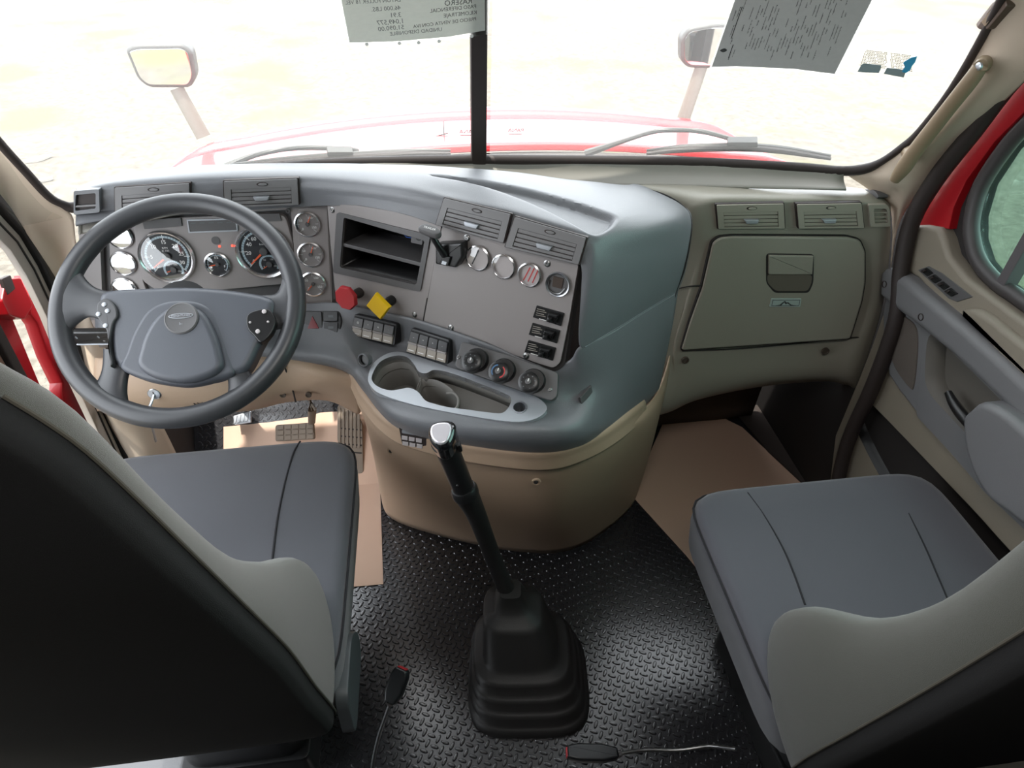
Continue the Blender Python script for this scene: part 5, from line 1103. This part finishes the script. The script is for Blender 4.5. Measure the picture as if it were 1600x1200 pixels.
mb = MB(); rnd = random.Random(3)
for i in range(36):
    x0 = 1150+i*5.1
    y = -40+rnd.random()*20
    while y < 95:
        l = 6+rnd.random()*22
        if rnd.random() < .72 and y+l < 96:
            for k in range(int(l/1.7)):
                yy = y+k*1.7; xx = x0-.36*(yy); ww = .5+1.3*rnd.random()
                if xx < 1122+(104-yy)*.30 or xx > 1300+(104-yy)*.45: continue
                mb.slab(p2, [(xx, yy), (xx+ww, yy), (xx+ww-.35, yy+1.1), (xx-.35, yy+1.1)], .0012, .0014, .00002, steps=1)
        y += l+4+rnd.random()*14
mb.slab(p2, [(1159, 10), (1160.4, 10), (1143, 60), (1141.6, 60)], .0012, .0014, .00002, steps=1); mb.slab(p2, [(1145, 69), (1146.4, 69), (1139, 90), (1137.6, 90)], .0012, .0014, .00002, steps=1)
mb.slab(p2, crp([(1125, 78), (1132, 75), (1136, 78), (1130, 81)]), .0012, .0016, .0001); mk('fine_print', mb, inkd, pq)
p3 = wplane((1340, 80), (1430, 80), (1340, 118), -.004)
stk = thing('permit_sticker', p3.hit(1385, 100), 'torn blue and dotted sticker remnants on the right of the windscreen', 'sticker')
mb = MB()
for i in range(34):
    for j in range(11):
        x = 1352+i*2.5+(j % 2)*1.2; y = 78+j*2.3+i*.3; sx = x-(j*2.3)*.35
        if abs(sx-1388) < 3 or sx > 1424 or (i*7+j*13) % 11 == 0: continue
        mb.slab(p3, [(sx, y), (sx+1.3, y+.1), (sx+1.0, y+1.3), (sx-.3, y+1.2)], -.0003, .0002, .00001, steps=1)
mk('dot_pattern', mb, mat('sticker_olive', (150, 142, 100), .6), stk)
mb = MB()
mb.slab(p3, [(1346, 101), (1350, 99), (1360, 100), (1377, 102), (1376, 108), (1373, 114), (1350, 113), (1340, 112)], -.0003, .0003, .0001, steps=1); mb.slab(p3, [(1386, 106), (1398, 107), (1412, 109), (1415, 113), (1412, 121), (1395, 118), (1381, 115)], -.0003, .0003, .0001, steps=1); mk('grey_panel', mb, mat('sticker_grey', (150, 166, 172), .6), stk)
mb = MB(); mb.slab(p3, [(1417, 94), (1424, 90), (1433, 88), (1430, 97), (1425, 103), (1422, 110), (1415, 114), (1409, 112), (1414, 104), (1411, 98)], -.0002, .0005, .0001, steps=1); mk('blue_patch', mb, mat('sticker_blue', (70, 175, 225), .5), stk)
for k, (x, y) in enumerate(((730, 206), (806, 204))):
    pl = wplane((690, 210), (850, 210), (690, 220), .0); mb = MB(); mb.text(pl, (x, y), 'PANA', .014, .0, None, flip=True); mb.slab(pl, [(x-11, y+5), (x+9, y+5), (x+9, y+5.8), (x-11, y+5.8)], 0, .0003, .00005, steps=1)
    mk('glass_marking', mb, ink, None, label='tiny reversed maker marking low on the glass just '+('left' if k == 0 else 'right')+' of the centre post', cat='glass marking')

# ================================================================== OUTSIDE
mb = MB(); mb.add([(-30, -10, -1.25), (30, -10, -1.25), (30, 40, -1.25), (-30, 40, -1.25)], [(0, 1, 2, 3)]); structure('ground', mb, gravel, 'pale sunlit gravel with faint grass patches')
hd_ = thing('truck_hood', (0, 2.4, .6), 'glossy red truck hood in front of the windscreen', 'truck hood')
def hoodz(x, y): 
    u_ = abs(x)/1.08; return .915-.06*(y-2.0)-.055*u_**2.2-.30*max(0, u_-.9)**1.5*4-.6*max(0, y-2.38)**2
rows = []
for y in (1.985, 1.99, 2.00, 2.03, 2.15, 2.27, 2.33, 2.36, 2.39, 2.44, 2.50):
    rows.append([Vector((x*(1-.22*(y-2.0)), y-.17*(x/1.05)**2, hoodz(x, y)-{1.985: .022, 1.99: .010, 2.0: .001}.get(y, 0)+{2.33: -.008, 2.36: .012}.get(y, 0)-(.12 if y > 2.45 else 0))) for x in np.linspace(-1.12, 1.12, 15)])
mb = MB(); mb.surf(rows, 3, 4); mk('hood_shell', mb, red, hd_, solid=.01)
mb = MB(); rows = [[Vector((x, 1.60-.25*x*x+dy, z)) for x in np.linspace(-.62, .66, 9)] for dy, z in ((.0, .93), (.08, .945), (.22, .90), (.40, .885))]
mb.surf(rows, 3, 3); mk('cowl_top', mb, mat('cowl_black', (70, 68, 64), .7), hd_, solid=.006)
mb = MB(); mb.tube([P(694, 215, 'Y', 2.1), P(693, 190, 'Y', 2.12)], [.0022, .0015], 8); mb.tube([P(678, 214, 'Y', 2.1), P(700, 208, 'Y', 2.11)], .0018, 8); mk('washer_nozzle', mb, black, hd_)
def wiper(label, arm, blade, clip):
    t = thing('windscreen_wiper', ws(*arm[0], .05), label, 'wiper')
    mb = MB(); mb.tube([ws(x, y, .055) for x, y in arm], [.010]+[.006]*(len(arm)-1), 8, k=4, ref=(1, 0, 0)); mk('arm', mb, housing, t)
    mb = MB(); mb.tube([ws(x, y, .032) for x, y in blade], [.004]+[.007]*(len(blade)-2)+[.004], 8, k=4, ref=(1, 0, 0)); mk('blade', mb, seal, t)
    mb = MB(); mb.tube([ws(x, y-5, .042) for x, y in blade], [.003]+[.006]*(len(blade)-2)+[.003], 8, k=4, ref=(1, 0, 0)); mk('frame', mb, housing, t)
    mb = MB(); mb.slab(wplane((clip[0]-20, clip[1]), (clip[0]+20, clip[1]), (clip[0]-20, clip[1]+10), .04), rp([(clip[0]-clip[2], clip[1]-4), (clip[0]+clip[2], clip[1]-4), (clip[0]+clip[2], clip[1]+4), (clip[0]-clip[2], clip[1]+4)], 2), -.012, .008, .002); mk('clip', mb, housing, t)
wiper('left wiper lying along the bottom of the driver windscreen', [(345, 264), (400, 242), (466, 231), (540, 233), (560, 236)], [(362, 262), (460, 252), (560, 245), (640, 241), (704, 240)], (531, 238, 20))
wiper('right wiper lying along the bottom of the passenger windscreen', [(915, 240), (975, 220), (1020, 206), (1055, 203), (1100, 206), (1150, 219)], [(1010, 240), (1070, 234), (1150, 232), (1220, 236), (1298, 248)], (1160, 223, 24))
def hood_mirror(label, pts, base, topj, Y, lean):
    c = P(sum(p[0] for p in pts)/len(pts), sum(p[1] for p in pts)/len(pts), 'Y', Y)
    t = thing('hood_mirror', P(*base, 'Y', Y), label, 'mirror', 'hood mirrors')
    pl = PLw(c, (1, lean, 0), (0, -.04, 1))
    mb = MB(); o = rp(pts, 16, 5); mb.slab(pl, grow(o, 4) if 0 else o, -.05, .0, .012, steps=3); mk('housing', mb, housing, t)
    mb = MB(); q = [pl.uv(*p) for p in o]; q = q if area2(q) > 0 else q[::-1]; mb.slab(pl, inset(q, .012), -.002, .003, .001, uv=True); mk('mirror_glass', mb, mirror, t)
    mb = MB(); a, b = P(*topj, 'Y', Y+.02), P(*base, 'Y', Y); 
    mb.tube([a, b], [.024, .026], 10, flat=.4, ref=(0, 1, 0)); mk('stem', mb, mat('stem_grey', (110, 108, 98), .5) if 'stem_grey' not in MATS else MATS['stem_grey'], t)
hood_mirror('hood mirror on the left front corner of the red hood', [(194, 76), (212, 70), (285, 69), (300, 80), (307, 120), (298, 138), (232, 138), (214, 124)], (318, 214), (276, 138), 2.37, .06)
hood_mirror('hood mirror on the right front corner of the hood, partly behind the document', [(1064, 60), (1076, 44), (1120, 36), (1180, 40), (1180, 100), (1130, 108), (1076, 107), (1064, 96)], (1068, 186), (1096, 104), 2.37, -.10)
for k, (x, y) in enumerate(((62, 249), (70, 282))):
    q = P(x, y, 'Z', -1.24); mb = MB(); mb.slab(PLw(q, (1, .4, 0), (-.3, 1, .1)), crp([(-.16, -.03), (-.02, -.07), (.10, .0), (.14, .05), (0, .04)], 3) if k == 0 else crp([(-.08, -.02), (.05, -.03), (.08, .02)], 3), 0, .03, .01, uv=True); mk('ground_debris', mb, mat('debris', (150, 146, 138), .8) if 'debris' not in MATS else MATS['debris'], None, label=['pale crumpled scrap lying on the gravel beyond the left pillar', 'small pale chip on the gravel just below the larger scrap, left of the dash'][k], cat='litter')
